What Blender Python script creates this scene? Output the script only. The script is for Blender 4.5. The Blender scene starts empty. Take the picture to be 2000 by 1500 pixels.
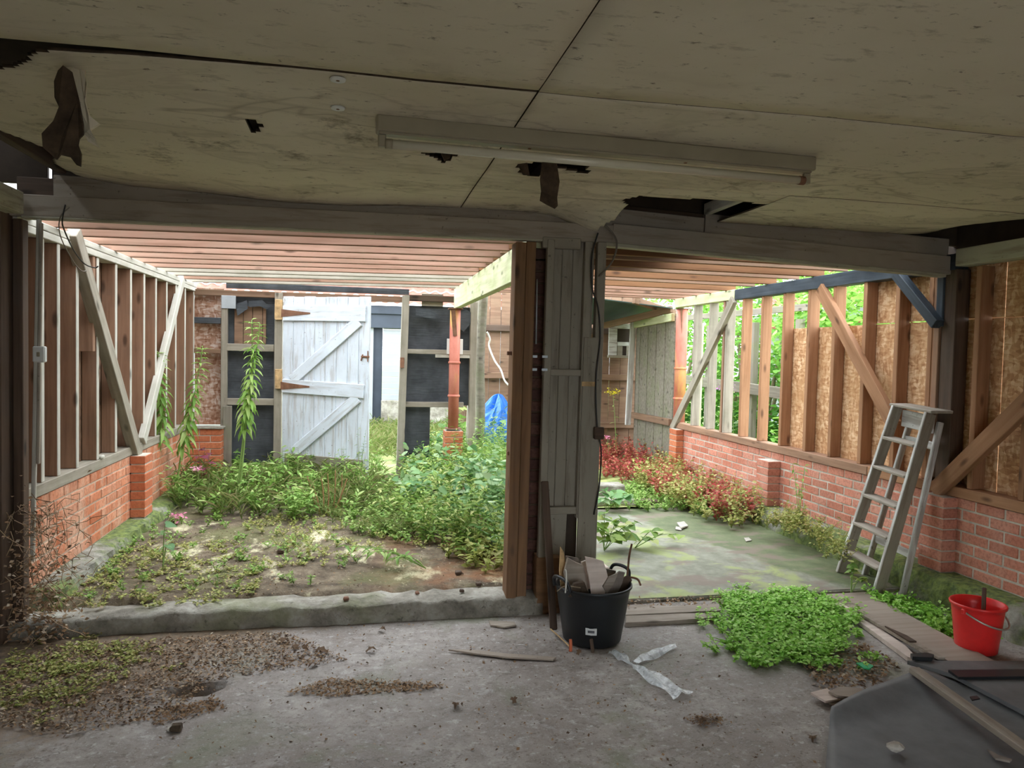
import bpy, bmesh, math, random
import numpy as np
from mathutils import Vector, Matrix

random.seed(7); RNG = np.random.default_rng(7)
SC = bpy.context.scene
COL = SC.collection

# ------------------------------------------------------------------ camera, sky, exposure
FPX = 1444.0
CAM = np.array([0.0, 0.0, 1.6])
YAW, PITCH, ROLL = 0.1977, 0.0404, 0.0230
def _cam_axes():
    cy, sy, cp, sp = math.cos(YAW), math.sin(YAW), math.cos(PITCH), math.sin(PITCH)
    f = np.array([sy*cp, cy*cp, -sp]); r = np.array([cy, -sy, 0.0]); d = np.cross(f, r)
    cr, sr = math.cos(ROLL), math.sin(ROLL)
    return np.array([cr*r - sr*d, sr*r + cr*d, f])
CM = _cam_axes()
def at(u, v, X=None, Y=None, Z=None):
    """surveyed point: where the sight line of photo pixel (u,v) meets a wall / floor plane"""
    d = CM.T @ np.array([(u-1000)/FPX, (v-750)/FPX, 1.0])
    i, val = (0, X) if X is not None else ((1, Y) if Y is not None else (2, Z))
    t = (val - CAM[i]) / d[i]
    return Vector(CAM + t*d)
cam_data = bpy.data.cameras.new('camera'); cam_data.lens = 26.0; cam_data.sensor_width = 36.0
cam_data.clip_start = 0.05; cam_data.clip_end = 300
cam = bpy.data.objects.new('camera', cam_data); COL.objects.link(cam)
r_, d_, f_ = CM
cam.matrix_world = Matrix(((r_[0], -d_[0], -f_[0], CAM[0]), (r_[1], -d_[1], -f_[1], CAM[1]),
                           (r_[2], -d_[2], -f_[2], CAM[2]), (0, 0, 0, 1)))
SC.camera = cam
world = bpy.data.worlds.new('overcast_sky'); SC.world = world; world.use_nodes = True
bgn = world.node_tree.nodes['Background']
bgn.inputs[0].default_value = (0.86, 0.94, 1.0, 1); bgn.inputs[1].default_value = 1.0
SC.view_settings.view_transform = 'Standard'; SC.view_settings.look = 'None'
SC.view_settings.gamma = 1.0; SC.view_settings.use_curve_mapping = False
SC.view_settings.exposure = 3.0

# ------------------------------------------------------------------ node helper
class NT:
    def __init__(s, name):
        s.m = bpy.data.materials.new(name); s.m.use_nodes = True; s.t = s.m.node_tree
        s.t.nodes.clear(); s.o = s.t.nodes.new('ShaderNodeOutputMaterial'); s._c = {}
    def n(s, k, **kw):
        x = s.t.nodes.new(k)
        for a, b in kw.items(): setattr(x, a, b)
        return x
    def put(s, sock, v):
        if v is None: return
        if isinstance(v, bpy.types.NodeSocket): s.t.links.new(v, sock)
        else:
            if sock.type == 'RGBA' and len(v) == 3: v = (*v, 1)
            sock.default_value = v
    def obj(s):
        if 'o' not in s._c:
            tc = s.n('ShaderNodeTexCoord'); oi = s.n('ShaderNodeObjectInfo')
            ad = s.n('ShaderNodeVectorMath', operation='ADD')
            mu = s.math('MULTIPLY', oi.outputs['Random'], 37.0)
            cx = s.n('ShaderNodeCombineXYZ'); s.put(cx.inputs[0], mu); s.put(cx.inputs[1], mu)
            s.put(ad.inputs[0], tc.outputs['Object']); s.put(ad.inputs[1], cx.outputs[0])
            s._c['o'] = ad.outputs[0]; s._c['r'] = oi.outputs['Random']
        return s._c['o']
    def rnd(s): s.obj(); return s._c['r']
    def pos(s):
        if 'p' not in s._c: s._c['p'] = s.n('ShaderNodeNewGeometry').outputs['Position']
        return s._c['p']
    def scale(s, v, sc):
        m = s.n('ShaderNodeVectorMath', operation='MULTIPLY'); s.put(m.inputs[0], v); s.put(m.inputs[1], sc); return m.outputs[0]
    def xyz(s, v):
        m = s.n('ShaderNodeSeparateXYZ'); s.put(m.inputs[0], v); return m.outputs
    def noise(s, v, sc, det=4, rough=.55, dist=0):
        x = s.n('ShaderNodeTexNoise'); s.put(x.inputs['Vector'], v); x.inputs['Scale'].default_value = sc
        x.inputs['Detail'].default_value = det; x.inputs['Roughness'].default_value = rough; x.inputs['Distortion'].default_value = dist
        return x.outputs[0]
    def vor(s, v, sc, feat='F1', out=0, rand=1):
        x = s.n('ShaderNodeTexVoronoi', feature=feat); s.put(x.inputs['Vector'], v); x.inputs['Scale'].default_value = sc
        x.inputs['Randomness'].default_value = rand
        return x.outputs[out]
    def ramp(s, f, st):
        x = s.n('ShaderNodeValToRGB'); e = x.color_ramp.elements
        while len(e) < len(st): e.new(0.5)
        for q, (p, c) in zip(e, st):
            q.position = p; q.color = (c, c, c, 1) if not hasattr(c, '__len__') else (*c, 1)
        s.put(x.inputs[0], f); return x.outputs[0]
    def math(s, op, a, b=0.0, clamp=False):
        x = s.n('ShaderNodeMath', operation=op); x.use_clamp = clamp; s.put(x.inputs[0], a); s.put(x.inputs[1], b); return x.outputs[0]
    def mix(s, f, a, b, mode='MIX'):
        x = s.n('ShaderNodeMix', data_type='RGBA', blend_type=mode); s.put(x.inputs[0], f)
        s.put(x.inputs[6], a); s.put(x.inputs[7], b); return x.outputs[2]
    def bump(s, h, st=.3, d=.01):
        x = s.n('ShaderNodeBump'); x.inputs['Strength'].default_value = st; x.inputs['Distance'].default_value = d
        s.put(x.inputs['Height'], h); return x.outputs[0]
    def attr(s, nm):
        x = s.n('ShaderNodeAttribute'); x.attribute_name = nm; return x.outputs['Fac']
    def out(s, col, rough=.7, bump=None, metal=0, spec=.3, **kw):
        b = s.n('ShaderNodeBsdfPrincipled'); s.put(b.inputs['Base Color'], col); s.put(b.inputs['Roughness'], rough)
        s.put(b.inputs['Metallic'], metal); s.put(b.inputs['Specular IOR Level'], spec)
        if bump: s.put(b.inputs['Normal'], bump)
        for k, v in kw.items(): s.put(b.inputs[k.replace('_', ' ')], v)
        s.t.links.new(b.outputs[0], s.o.inputs[0]); return s.m

def wood(name, dark, light, grime=(.10, .09, .08), gr=.35, rough=.75, knots=True):
    n = NT(name); v = n.obj()
    g = n.noise(n.scale(v, (1.5, 26, 26)), 1.0, 5, .6, .4)
    c = n.ramp(g, [(.3, dark), (.72, light)])
    c = n.mix(n.math('MULTIPLY', n.rnd(), .45), c, n.mix(.5, c, light))
    if knots:
        k = n.vor(n.scale(v, (3.2, 9, 9)), 1.0)
        c = n.mix(n.ramp(k, [(.08, .85), (.2, 0)]), c, tuple(x*.35 for x in dark))
    d = n.noise(v, 3.5, 5, .65)
    c = n.mix(n.math('MULTIPLY', n.ramp(d, [(.45, 0), (.75, 1)]), gr), c, grime)
    return n.out(c, rough, n.bump(g, .25, .004))
def plain(name, col, rough=.6, var=.15, sc=6, metal=0, spec=.4, bumpst=0, **kw):
    n = NT(name); d = n.noise(n.obj(), sc, 5, .6)
    c = n.mix(n.ramp(d, [(.3, 0), (.75, 1)]), tuple(x*(1-var) for x in col), tuple(min(1, x*(1+var)) for x in col))
    return n.out(c, rough, n.bump(d, bumpst, .01) if bumpst else None, metal, spec, **kw)
def peel(name, paint, under, amt=.5, rough=.7):
    """old paint, flaking to bare wood along the grain"""
    n = NT(name); v = n.obj()
    g = n.noise(n.scale(v, (2.0, 22, 22)), 1.0, 6, .65, .3)
    f = n.ramp(g, [(amt, 1), (amt+.12, 0)])
    p = n.mix(n.ramp(n.noise(v, 4, 5, .6), [(.35, 0), (.75, .6)]), paint, tuple(x*.72 for x in paint))
    c = n.mix(n.math('MULTIPLY', f, .55), p, under)
    sp = n.noise(v, 38, 3, .6); c = n.mix(n.ramp(sp, [(.66, 0), (.74, .7)]), c, tuple(x*.4 for x in under))
    return n.out(c, rough, n.bump(g, .2, .003))
def leafmat(name, cols, trans=.35, rough=.5):
    n = NT(name); c = n.ramp(n.attr('rnd'), cols)
    b = n.n('ShaderNodeBsdfPrincipled'); n.put(b.inputs['Base Color'], c); n.put(b.inputs['Roughness'], rough)
    n.put(b.inputs['Specular IOR Level'], .25)
    t = n.n('ShaderNodeBsdfTranslucent'); n.put(t.inputs[0], c)
    x = n.n('ShaderNodeMixShader'); x.inputs[0].default_value = trans
    n.t.links.new(b.outputs[0], x.inputs[1]); n.t.links.new(t.outputs[0], x.inputs[2]); n.t.links.new(x.outputs[0], n.o.inputs[0])
    return n.m

M = {}
M['stud'] = wood('brown_stud_timber', (.20, .105, .060), (.36, .21, .135), gr=.3)
M['weathered'] = wood('weathered_timber', (0.216, 0.180, 0.140), (0.374, 0.331, 0.266), (0.115, 0.122, 0.072), gr=.45)
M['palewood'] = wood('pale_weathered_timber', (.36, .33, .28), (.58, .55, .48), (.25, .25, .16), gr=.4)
M['pine'] = wood('orange_pine_timber', (.235, .105, .048), (.41, .215, .115), (.14, .08, .04), gr=.25)
M['joist'] = wood('pinkish_joist_timber', (.18, .09, .055), (.36, .21, .15), (.20, .17, .12), gr=.35)
M['pinejoist'] = wood('orange_joist_timber', (.11, .045, .016), (.21, .098, .042), (.10, .05, .025), gr=.3)
M['greenwood'] = wood('mossy_pale_timber', (.42, .43, .25), (.66, .66, .45), (.33, .40, .13), gr=.55)
M['darkwood'] = wood('dark_old_timber', (.050, .030, .020), (.12, .075, .05), gr=.3)
M['brownboard'] = wood('brown_fence_board', (.15, .08, .05), (.27, .165, .105), (.12, .10, .06), gr=.4)
M['greyboard'] = wood('grey_fence_board', (.13, .11, .085), (.27, .24, .19), (.15, .19, .07), gr=.5)
M['postbrown'] = wood('stained_post_timber', (.14, .070, .032), (.27, .145, .070), gr=.3)
M['blackbeam'] = wood('black_painted_timber', (.016, .022, .030), (.055, .072, .092), (.12, .14, .16), gr=.2, rough=.55, knots=False)
M['greypaint'] = peel('grey_painted_beam', (.37, .315, .255), (.19, .145, .105), .36)
M['creampaint'] = peel('dirty_cream_paint', (.46, .43, .33), (.20, .16, .11), .38)
M['panelpaint'] = peel('grubby_white_panel_paint', (.30, .265, .21), (.16, .125, .09), .36)
M['doorpaint'] = peel('white_door_paint', (.70, .755, .83), (.40, .37, .35), .38)
M['ladderpaint'] = peel('worn_ladder_paint', (.34, .30, .24), (.19, .145, .105), .40)
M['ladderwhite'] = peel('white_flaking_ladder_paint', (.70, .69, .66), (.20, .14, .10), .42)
M['tread'] = wood('dusty_tread_timber', (.27, .225, .18), (.42, .37, .31), gr=.2)
M['rotten'] = wood('rotten_timber', (.22, .17, .13), (.42, .36, .30), (.10, .08, .06), gr=.4)
M['ply'] = wood('thin_plywood', (.27, .21, .165), (.38, .315, .26), (.24, .19, .15), gr=.3, knots=False)
M['scrap'] = wood('scrap_board', (.56, .44, .37), (.78, .66, .58), gr=.3, knots=False)
M['scrapdark'] = wood('dark_scrap_board', (.15, .12, .10), (.29, .24, .20), gr=.3)
def _osb(name, a, b, c3, dirt):
    n = NT(name); v = n.obj()
    w = n.noise(v, 2.5, 2); wv = n.n('ShaderNodeVectorMath', operation='ADD'); n.put(wv.inputs[0], v); n.put(wv.inputs[1], n.scale(w, (.12, .12, .12)))
    k1 = n.vor(n.scale(wv.outputs[0], (46, 46, 19)), 1.0, out=1); k2 = n.vor(n.scale(wv.outputs[0], (17, 21, 62)), 1.0, out=1)
    s1 = n.xyz(k1)[0]; s2 = n.xyz(k2)[1]
    f = n.math('ADD', n.math('MULTIPLY', s1, .5), n.math('MULTIPLY', s2, .5))
    c = n.ramp(f, [(.1, a), (.5, b), (.9, c3)])
    d = n.noise(v, 1.7, 4, .6); c = n.mix(n.ramp(d, [(.45, 0), (.8, .8)]), c, dirt)
    return n.out(c, .7, n.bump(f, .25, .004))
M['osb'] = _osb('strand_board', (.38, .175, .075), (.60, .335, .17), (.80, .56, .35), (.47, .245, .105))
M['osbwhite'] = _osb('whitened_strand_board', (.22, .10, .055), (.42, .25, .175), (.62, .52, .46), (.20, .10, .06))
def _brick(name, lo, hi, eff, effamt):
    n = NT(name); r = n.rnd()
    c = n.ramp(r, [(0, lo), (.5, tuple((x+y)/2 for x, y in zip(lo, hi))), (1, hi)])
    p = n.pos(); s = n.noise(n.scale(p, (1, 3.2, .9)), 1.6, 5, .65)
    c = n.mix(n.math('MULTIPLY', n.ramp(s, [(.42, 0), (.68, 1)]), effamt), c, eff)
    t = n.noise(p, 45, 4, .65); c = n.mix(n.ramp(t, [(.35, .5), (.55, 0)]), c, tuple(x*.55 for x in lo))
    g = n.noise(p, 160, 2); return n.out(c, .85, n.bump(g, .3, .003))
M['brick'] = _brick('red_brick', (.44, .13, .055), (.62, .235, .125), (.68, .48, .35), .7)
M['brickR'] = _brick('pinkish_red_brick', (.43, .14, .085), (.62, .26, .18), (.60, .36, .28), .45)
M['brickpier'] = _brick('orange_red_brick', (.44, .12, .05), (.58, .20, .095), (.55, .36, .26), .2)
M['brickdark'] = _brick('dark_brick', (.06, .025, .02), (.13, .06, .045), (.15, .12, .1), .2)  # base tone much darker than the other bricks
M['mortarL'] = plain('ruddy_mortar', (.50, .36, .27), .95, .3, 8, bumpst=.4)
M['mortar'] = plain('mortar', (.50, .45, .38), .95, .3, 12, bumpst=.4)
M['felt'] = None
n = NT('black_roofing_felt'); v = n.obj(); wv_ = n.noise(n.scale(v, (4, 4, 40)), 1.0, 3, .5, .6)
M['felt'] = n.out(n.mix(n.ramp(n.noise(v, 6, 5), [(.35, 0), (.75, 1)]), (.040, .044, .050), (.085, .092, .102)), .65, n.bump(wv_, .5, .01))
# floor concrete
n = NT('old_garage_concrete'); p = n.pos()
a = n.noise(p, 2.0, 8, .62); b_ = n.noise(p, 9, 6, .7); sp = n.noise(p, 130, 3, .6)
c = n.ramp(a, [(.32, (.235, .195, .172)), (.5, (.325, .282, .255)), (.66, (.42, .38, .35))])
c = n.mix(n.math('MULTIPLY', n.ramp(b_, [(.4, 1), (.58, 0)]), .6), c, (.175, .145, .125))
c = n.mix(n.ramp(n.noise(p, 4.2, 8, .72, .4), [(.58, 0), (.67, .5)]), c, (.52, .49, .475))
c = n.mix(n.ramp(n.noise(p, 34, 5, .7), [(.56, 0), (.66, .75)]), c, (.12, .092, .072))
c = n.mix(n.ramp(n.noise(n.scale(p, (1, 1.3, 1)), 21, 6, .75), [(.56, 0), (.66, .7)]), c, (.55, .52, .50))
c = n.mix(n.ramp(n.noise(n.scale(p, (1, 1.6, 1)), 12, 7, .75), [(.34, .75), (.45, 0)]), c, (.14, .11, .09))
c = n.mix(n.math('MULTIPLY', n.ramp(n.noise(p, 1.3, 5, .6, .5), [(.54, 0), (.64, 1)]), .55), c, (.165, .185, .10))
c = n.mix(n.ramp(sp, [(.63, 0), (.7, .7)]), c, (.55, .53, .49)); c = n.mix(n.ramp(sp, [(.28, .8), (.36, 0)]), c, (.09, .075, .06))
px, py, pz = n.xyz(p)
lt = n.math('MULTIPLY', n.math('SUBTRACT', n.math('MULTIPLY', px, -.9), n.math('MULTIPLY', n.math('SUBTRACT', py, 4.3), -.75)), 1.0)
dirtm = n.ramp(n.math('ADD', n.math('MULTIPLY', lt, .55), n.noise(p, 3, 6, .7)), [(.56, 0), (.80, 1)])
soilc = n.ramp(n.noise(p, 24, 5, .7), [(.35, (.085, .055, .032)), (.6, (.215, .145, .085)), (.75, (.33, .27, .165))])
c = n.mix(n.math('MULTIPLY', dirtm, .9), c, soilc)
cr = n.noise(n.scale(p, (1, 1.7, 0)), .75, 7, .62)
c = n.mix(n.math('MULTIPLY', n.ramp(cr, [(.497, 0), (.5, 1), (.503, 0)]), n.ramp(n.noise(p, 1.1, 2), [(.45, 0), (.55, .8)])), c, (.10, .085, .07))
M['floor'] = n.out(c, n.ramp(b_, [(.3, .5), (.7, .8)]), n.bump(n.math('ADD', b_, n.math('MULTIPLY', sp, .3)), .35, .01), spec=.4)
# soil of the left bay
n = NT('mossy_soil'); p = n.pos(); px, py, pz = n.xyz(p)
a = n.noise(p, 7, 7, .7); b_ = n.noise(p, 1.6, 5, .6); sp = n.noise(p, 55, 4, .7)
c = n.ramp(a, [(.33, (.055, .040, .026)), (.52, (.155, .115, .075)), (.7, (.28, .225, .155))])
c = n.mix(n.math('MULTIPLY', n.ramp(b_, [(.50, 0), (.64, 1)]), .6), c, (.14, .15, .05))
c = n.mix(n.ramp(n.noise(n.scale(p, (1.6, .8, 1)), 1.4, 6, .7), [(.56, 0), (.63, .9)]), c, (.62, .56, .36))
rd = n.math('MULTIPLY', n.ramp(px, [(.0, 0), (.55, 1)]), n.ramp(n.noise(p, 2.3, 4), [(.45, 0), (.6, .8)]))
c = n.mix(rd, c, (.27, .115, .05))
c = n.mix(n.ramp(sp, [(.64, 0), (.72, .8)]), c, (.52, .50, .40)); c = n.mix(n.ramp(sp, [(.27, .9), (.36, 0)]), c, (.035, .028, .02))
M['soil'] = n.out(c, .9, n.bump(n.math('ADD', a, sp), .7, .02))
# right slab
n = NT('algae_covered_slab'); p = n.pos(); px, py, pz = n.xyz(p)
a = n.noise(p, 1.7, 6, .6, .6); b_ = n.noise(p, 6, 6, .7)
c = n.ramp(b_, [(.33, (.155, .155, .11)), (.55, (.24, .24, .185)), (.7, (.31, .30, .25))])
c = n.mix(n.ramp(a, [(.48, 0), (.54, .8), (.58, .7), (.64, 0)]), c, (.31, .35, .13))
c = n.mix(n.math('MULTIPLY', n.ramp(n.math('ADD', n.math('MULTIPLY', px, .30), n.math('MULTIPLY', a, .6)), [(0.0, 0), (1.0, 0)]), 1), c, (.1, .12, .07))
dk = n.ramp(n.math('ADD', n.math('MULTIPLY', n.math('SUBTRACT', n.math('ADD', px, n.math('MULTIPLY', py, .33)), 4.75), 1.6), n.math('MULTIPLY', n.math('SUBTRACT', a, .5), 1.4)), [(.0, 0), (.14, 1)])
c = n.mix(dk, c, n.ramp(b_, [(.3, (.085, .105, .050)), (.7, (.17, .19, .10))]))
br = n.ramp(n.noise(n.scale(p, (1, 1.6, 1)), 2.4, 5, .6), [(.52, 0), (.62, .85)])
c = n.mix(br, c, (.20, .155, .125))
M['slab'] = n.out(c, .75, n.bump(b_, .35, .01))
n = NT('mossy_concrete'); p = n.pos(); a = n.noise(p, 5, 7, .7); b_ = n.noise(p, 2.2, 5, .6)
c = n.ramp(a, [(.3, (.10, .088, .07)), (.5, (.26, .235, .195)), (.7, (.47, .445, .39))])
c = n.mix(n.math('MULTIPLY', n.ramp(b_, [(.52, 0), (.66, 1)]), .45), c, (.20, .22, .09))
c = n.mix(n.ramp(n.noise(p, 26, 5, .7), [(.3, .8), (.42, 0)]), c, (.07, .06, .045))
M['kerb'] = n.out(c, .9, n.bump(a, .7, .03))
n = NT('plinth_concrete'); p = n.pos(); a = n.noise(p, 6, 7, .7); b_ = n.noise(p, 2.6, 5, .6)
c = n.ramp(a, [(.3, (.12, .115, .09)), (.5, (.27, .255, .21)), (.7, (.42, .40, .35))])
c = n.mix(n.math('MULTIPLY', n.ramp(b_, [(.40, 0), (.52, 1)]), .85), c, n.ramp(n.noise(p, 30, 4), [(.35, (.05, .085, .015)), (.65, (.20, .26, .05))]))
M['plinth'] = n.out(c, .9, n.bump(a, .9, .04))
n = NT('garden_soil'); p = n.pos(); a = n.noise(p, 3, 6, .7)
M['garden'] = n.out(n.ramp(a, [(.35, (.10, .12, .04)), (.5, (.25, .30, .10)), (.68, (.42, .38, .17))]), .95, n.bump(a, .6, .03))
# ceiling
n = NT('stained_ceiling_board'); p = n.pos()
a = n.noise(p, 1.1, 6, .6); st = n.noise(n.scale(p, (1.0, 2.0, 1)), 1.1, 5, .55, .5); sp = n.noise(n.scale(p, (1, 1.7, 1)), 16, 4, .7)
c = n.ramp(a, [(.3, (.62, .55, .42)), (.7, (.74, .67, .54))])
px, py, pz = n.xyz(p)
near = n.ramp(py, [(2.3, 0), (2.7, 1)]) if False else n.math('MULTIPLY', n.math('SUBTRACT', py, 2.1), 1.2, True)
ring = n.ramp(st, [(.52, 0), (.56, .35), (.575, .08), (.62, .22), (.66, .05)])
c = n.mix(n.math('MULTIPLY', ring, near), c, (.27, .225, .155))
c = n.mix(n.math('MULTIPLY', n.ramp(n.noise(p, 2.8, 6, .75), [(.58, 0), (.70, .85)]), near), c, (.17, .135, .095))
c = n.mix(n.ramp(sp, [(.63, 0), (.71, .8)]), c, (.12, .085, .06))
c = n.mix(n.ramp(n.noise(n.scale(p, (1, 2.6, 1)), 7, 6, .75), [(.57, 0), (.68, .45)]), c, (.20, .155, .10))
wl = n.noise(n.scale(p, (.55, 1.5, 1)), 1.5, 3, .5, .8)
c = n.mix(n.math('MULTIPLY', n.ramp(wl, [(.545, 0), (.56, .5), (.572, .06), (.60, 0)]), near), c, (.22, .17, .11))
M['ceiling'] = n.out(c, .85, n.bump(n.noise(p, 90, 2), .1, .003))
M['tornboard'] = plain('torn_board_core', (.075, .05, .032), .95, .5, 18, bumpst=.6)
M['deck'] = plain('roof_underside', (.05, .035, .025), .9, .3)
M['greylino'] = plain('grey_lino', (.135, .135, .135), .55, .2, 9, bumpst=.15)
M['blackplastic'] = plain('black_rubber', (.012, .014, .016), .42, .2, 5, spec=.45)
M['redplastic'] = plain('red_bucket_plastic', (.82, .030, .028), .36, .15, 8, spec=.5)
M['wire'] = plain('galvanised_wire', (.50, .46, .40), .4, .1, metal=.6)
M['whiteplastic'] = plain('white_plastic', (.75, .75, .72), .4, .05)
M['offwhite'] = plain('yellowed_enamel', (.33, .285, .20), .45, .12, 4, spec=.5)
M['tubeglass'] = plain('tube_glass', (.66, .61, .48), .2, .04, spec=.6)
M['rust'] = plain('rusty_iron', (.20, .095, .055), .85, .4, 14, bumpst=.4)
M['rustorange'] = plain('orange_rotten_block', (.52, .34, .17), .9, .4, 16, bumpst=.5)
M['galv'] = plain('galvanised_plate', (.42, .45, .48), .45, .25, 5, metal=.5)
M['bluetarp'] = plain('blue_tarpaulin', (.010, .135, .52), .45, .25, 5, spec=.5)
M['greensheet'] = plain('dark_green_sheet', (.045, .085, .075), .5, .25, 4)
M['cablewhite'] = plain('white_cable', (.78, .77, .70), .5, .06)
M['cableblack'] = plain('black_cable', (.02, .018, .016), .5, .1)
M['cablebrown'] = plain('grimy_cable', (.16, .13, .10), .6, .2)
M['whitewall'] = plain('white_house_paint', (0.288, 0.302, 0.317), .7, .06, 3)
M['darkfascia'] = plain('slate_blue_paint', (0.035, 0.044, 0.062), .5, .2, 3)
M['stone'] = plain('pale_stone', (.42, .38, .33), .9, .3, 14, bumpst=.5)
M['orangebit'] = plain('orange_plastic', (.55, .13, .05), .5, .1)
M['greenbit'] = plain('green_plastic', (.01, .33, .12), .45, .1)
M['sticker'] = plain('sticker_paper', (.62, .62, .60), .6, .05)
M['stickerink'] = plain('sticker_print', (.10, .10, .11), .6, .05)
n = NT('red_primed_steel'); p = n.pos(); a = n.noise(n.scale(p, (1, 1, .4)), 5, 5, .6)
c = n.ramp(a, [(.35, (.43, .115, .075)), (.65, (.60, .225, .16))])
c = n.mix(n.ramp(n.noise(n.scale(p, (2, 2, .7)), 2.4, 4), [(.52, 0), (.66, .8)]), c, (.56, .36, .09))
M['redsteel'] = n.out(c, .55)
n = NT('red_pantiles'); p = n.pos(); a = n.noise(p, 4, 5, .6)
M['tiles'] = n.out(n.ramp(a, [(.3, (.26, .065, .042)), (.7, (.38, .125, .09))]), .8)
n = NT('clear_film'); b = n.n('ShaderNodeBsdfPrincipled'); b.inputs['Base Color'].default_value = (.85, .9, .92, 1); b.inputs['Roughness'].default_value = .12; b.inputs['Specular IOR Level'].default_value = .8
fn = n.noise(n.pos(), 22, 3, .6, 1.0); n.put(b.inputs['Normal'], n.bump(fn, .6, .02))
tr = n.n('ShaderNodeBsdfTransparent'); x = n.n('ShaderNodeMixShader'); n.put(x.inputs[0], n.ramp(fn, [(.35, .42), (.62, .75)]))
n.t.links.new(tr.outputs[0], x.inputs[1]); n.t.links.new(b.outputs[0], x.inputs[2]); n.t.links.new(x.outputs[0], n.o.inputs[0]); M['film'] = n.m
G = lambda *c: [(i/(len(c)-1), q) for i, q in enumerate(c)]
M['leaf_bright'] = leafmat('bright_green_leaf', G((0.128, 0.256, 0.040), (0.224, 0.384, 0.072), (0.336, 0.480, 0.128), (0.440, 0.528, 0.192)))
M['leaf_mid'] = leafmat('mid_green_leaf', G((.09, .18, .03), (.19, .32, .06), (.33, .44, .10), (.50, .50, .20)))
M['leaf_blue'] = leafmat('blue_green_leaf', G((0.088, 0.200, 0.072), (0.160, 0.312, 0.112), (0.256, 0.392, 0.168), (0.376, 0.464, 0.264)))
M['leaf_chick'] = leafmat('chickweed_leaf', G((.17, .38, .04), (.29, .58, .08), (.42, .72, .14), (.58, .80, .28)))
M['leaf_yellow'] = leafmat('yellowing_weed_leaf', G((.24, .28, .07), (.38, .42, .11), (.50, .49, .17), (.50, .38, .17)))
M['leaf_red'] = leafmat('reddened_leaf', G((.36, .05, .05), (.50, .10, .09), (.42, .17, .09), (.30, .33, .11)))
M['leaf_purple'] = leafmat('purple_leaf', G((.16, .03, .06), (.28, .06, .10)))
M['leaf_dry'] = leafmat('dry_litter', G((.07, .045, .028), (.20, .12, .07), (.34, .21, .115), (.50, .42, .32)), .05, .9)
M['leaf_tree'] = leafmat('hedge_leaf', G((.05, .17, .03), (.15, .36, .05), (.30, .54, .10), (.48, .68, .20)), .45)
M['grass'] = leafmat('grass_blade', G((0.112, 0.174, 0.037), (0.186, 0.260, 0.062), (0.285, 0.298, 0.112), (0.322, 0.273, 0.136)))
M['petal_yellow'] = leafmat('yellow_petal', G((.75, .62, .02), (.85, .72, .05)), .2)
M['petal_pink'] = leafmat('pink_petal', G((.70, .20, .36), (.80, .40, .52)), .2)
M['petal_mauve'] = leafmat('mauve_petal', G((.55, .12, .55), (.68, .28, .66)), .2)
M['stem_green'] = plain('green_stem', (.22, .34, .09), .7, .2)
M['stem_brown'] = plain('brown_stem', (.33, .17, .08), .8, .3)
M['stem_dry'] = plain('dry_stem', (.26, .20, .13), .9, .3)

# ------------------------------------------------------------------ mesh helpers
def wm(o):
    b = Matrix.LocRotScale(o.location, o.rotation_euler, o.scale) if o.rotation_mode != 'QUATERNION' else Matrix.LocRotScale(o.location, o.rotation_quaternion, o.scale)
    return wm(o.parent) @ o.matrix_parent_inverse @ b if o.parent else b
def setparent(o, p):
    if p is not None:
        o.parent = p; o.matrix_parent_inverse = wm(p).inverted()
    return o
def link(name, me, mat, parent=None, loc=(0, 0, 0), smooth=False):
    o = bpy.data.objects.new(name, me); COL.objects.link(o); o.location = loc
    if mat is not None and not me.materials: me.materials.append(M[mat] if isinstance(mat, str) else mat)
    if smooth: me.polygons.foreach_set('use_smooth', [True]*len(me.polygons))
    return setparent(o, parent)
def empty(name, loc=(0, 0, 0), parent=None):
    o = bpy.data.objects.new(name, None); COL.objects.link(o); o.location = loc; o.empty_display_size = .1
    return setparent(o, parent)
def tag(o, label=None, cat=None, group=None, kind=None):
    if label: o['label'] = label
    if cat: o['category'] = cat
    if group: o['group'] = group
    if kind: o['kind'] = kind
    return o
def pydata(V, F):
    me = bpy.data.meshes.new('m'); me.from_pydata([tuple(v) for v in V], [], F); me.update(); return me
def bm_mesh(bm):
    me = bpy.data.meshes.new('m'); bm.normal_update(); bm.to_mesh(me); bm.free(); return me
def box_mesh(lx, ly, lz, bev=.004, jit=0, seg=1):
    bm = bmesh.new(); bmesh.ops.create_cube(bm, size=1)
    for v in bm.verts: v.co = Vector((v.co.x*lx, v.co.y*ly, v.co.z*lz))
    if bev: bmesh.ops.bevel(bm, geom=bm.edges[:], offset=min(bev, min(lx, ly, lz)*.3), segments=seg, affect='EDGES')
    if jit:
        for v in bm.verts: v.co += Vector([random.uniform(-jit, jit) for _ in range(3)])
    return bm_mesh(bm)
def box(name, lo, hi, mat, parent=None, bev=.004, jit=0):
    lo, hi = Vector(lo), Vector(hi); c = (lo+hi)/2; d = hi-lo
    return link(name, box_mesh(abs(d.x), abs(d.y), abs(d.z), bev, jit), mat, parent, c)
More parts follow.
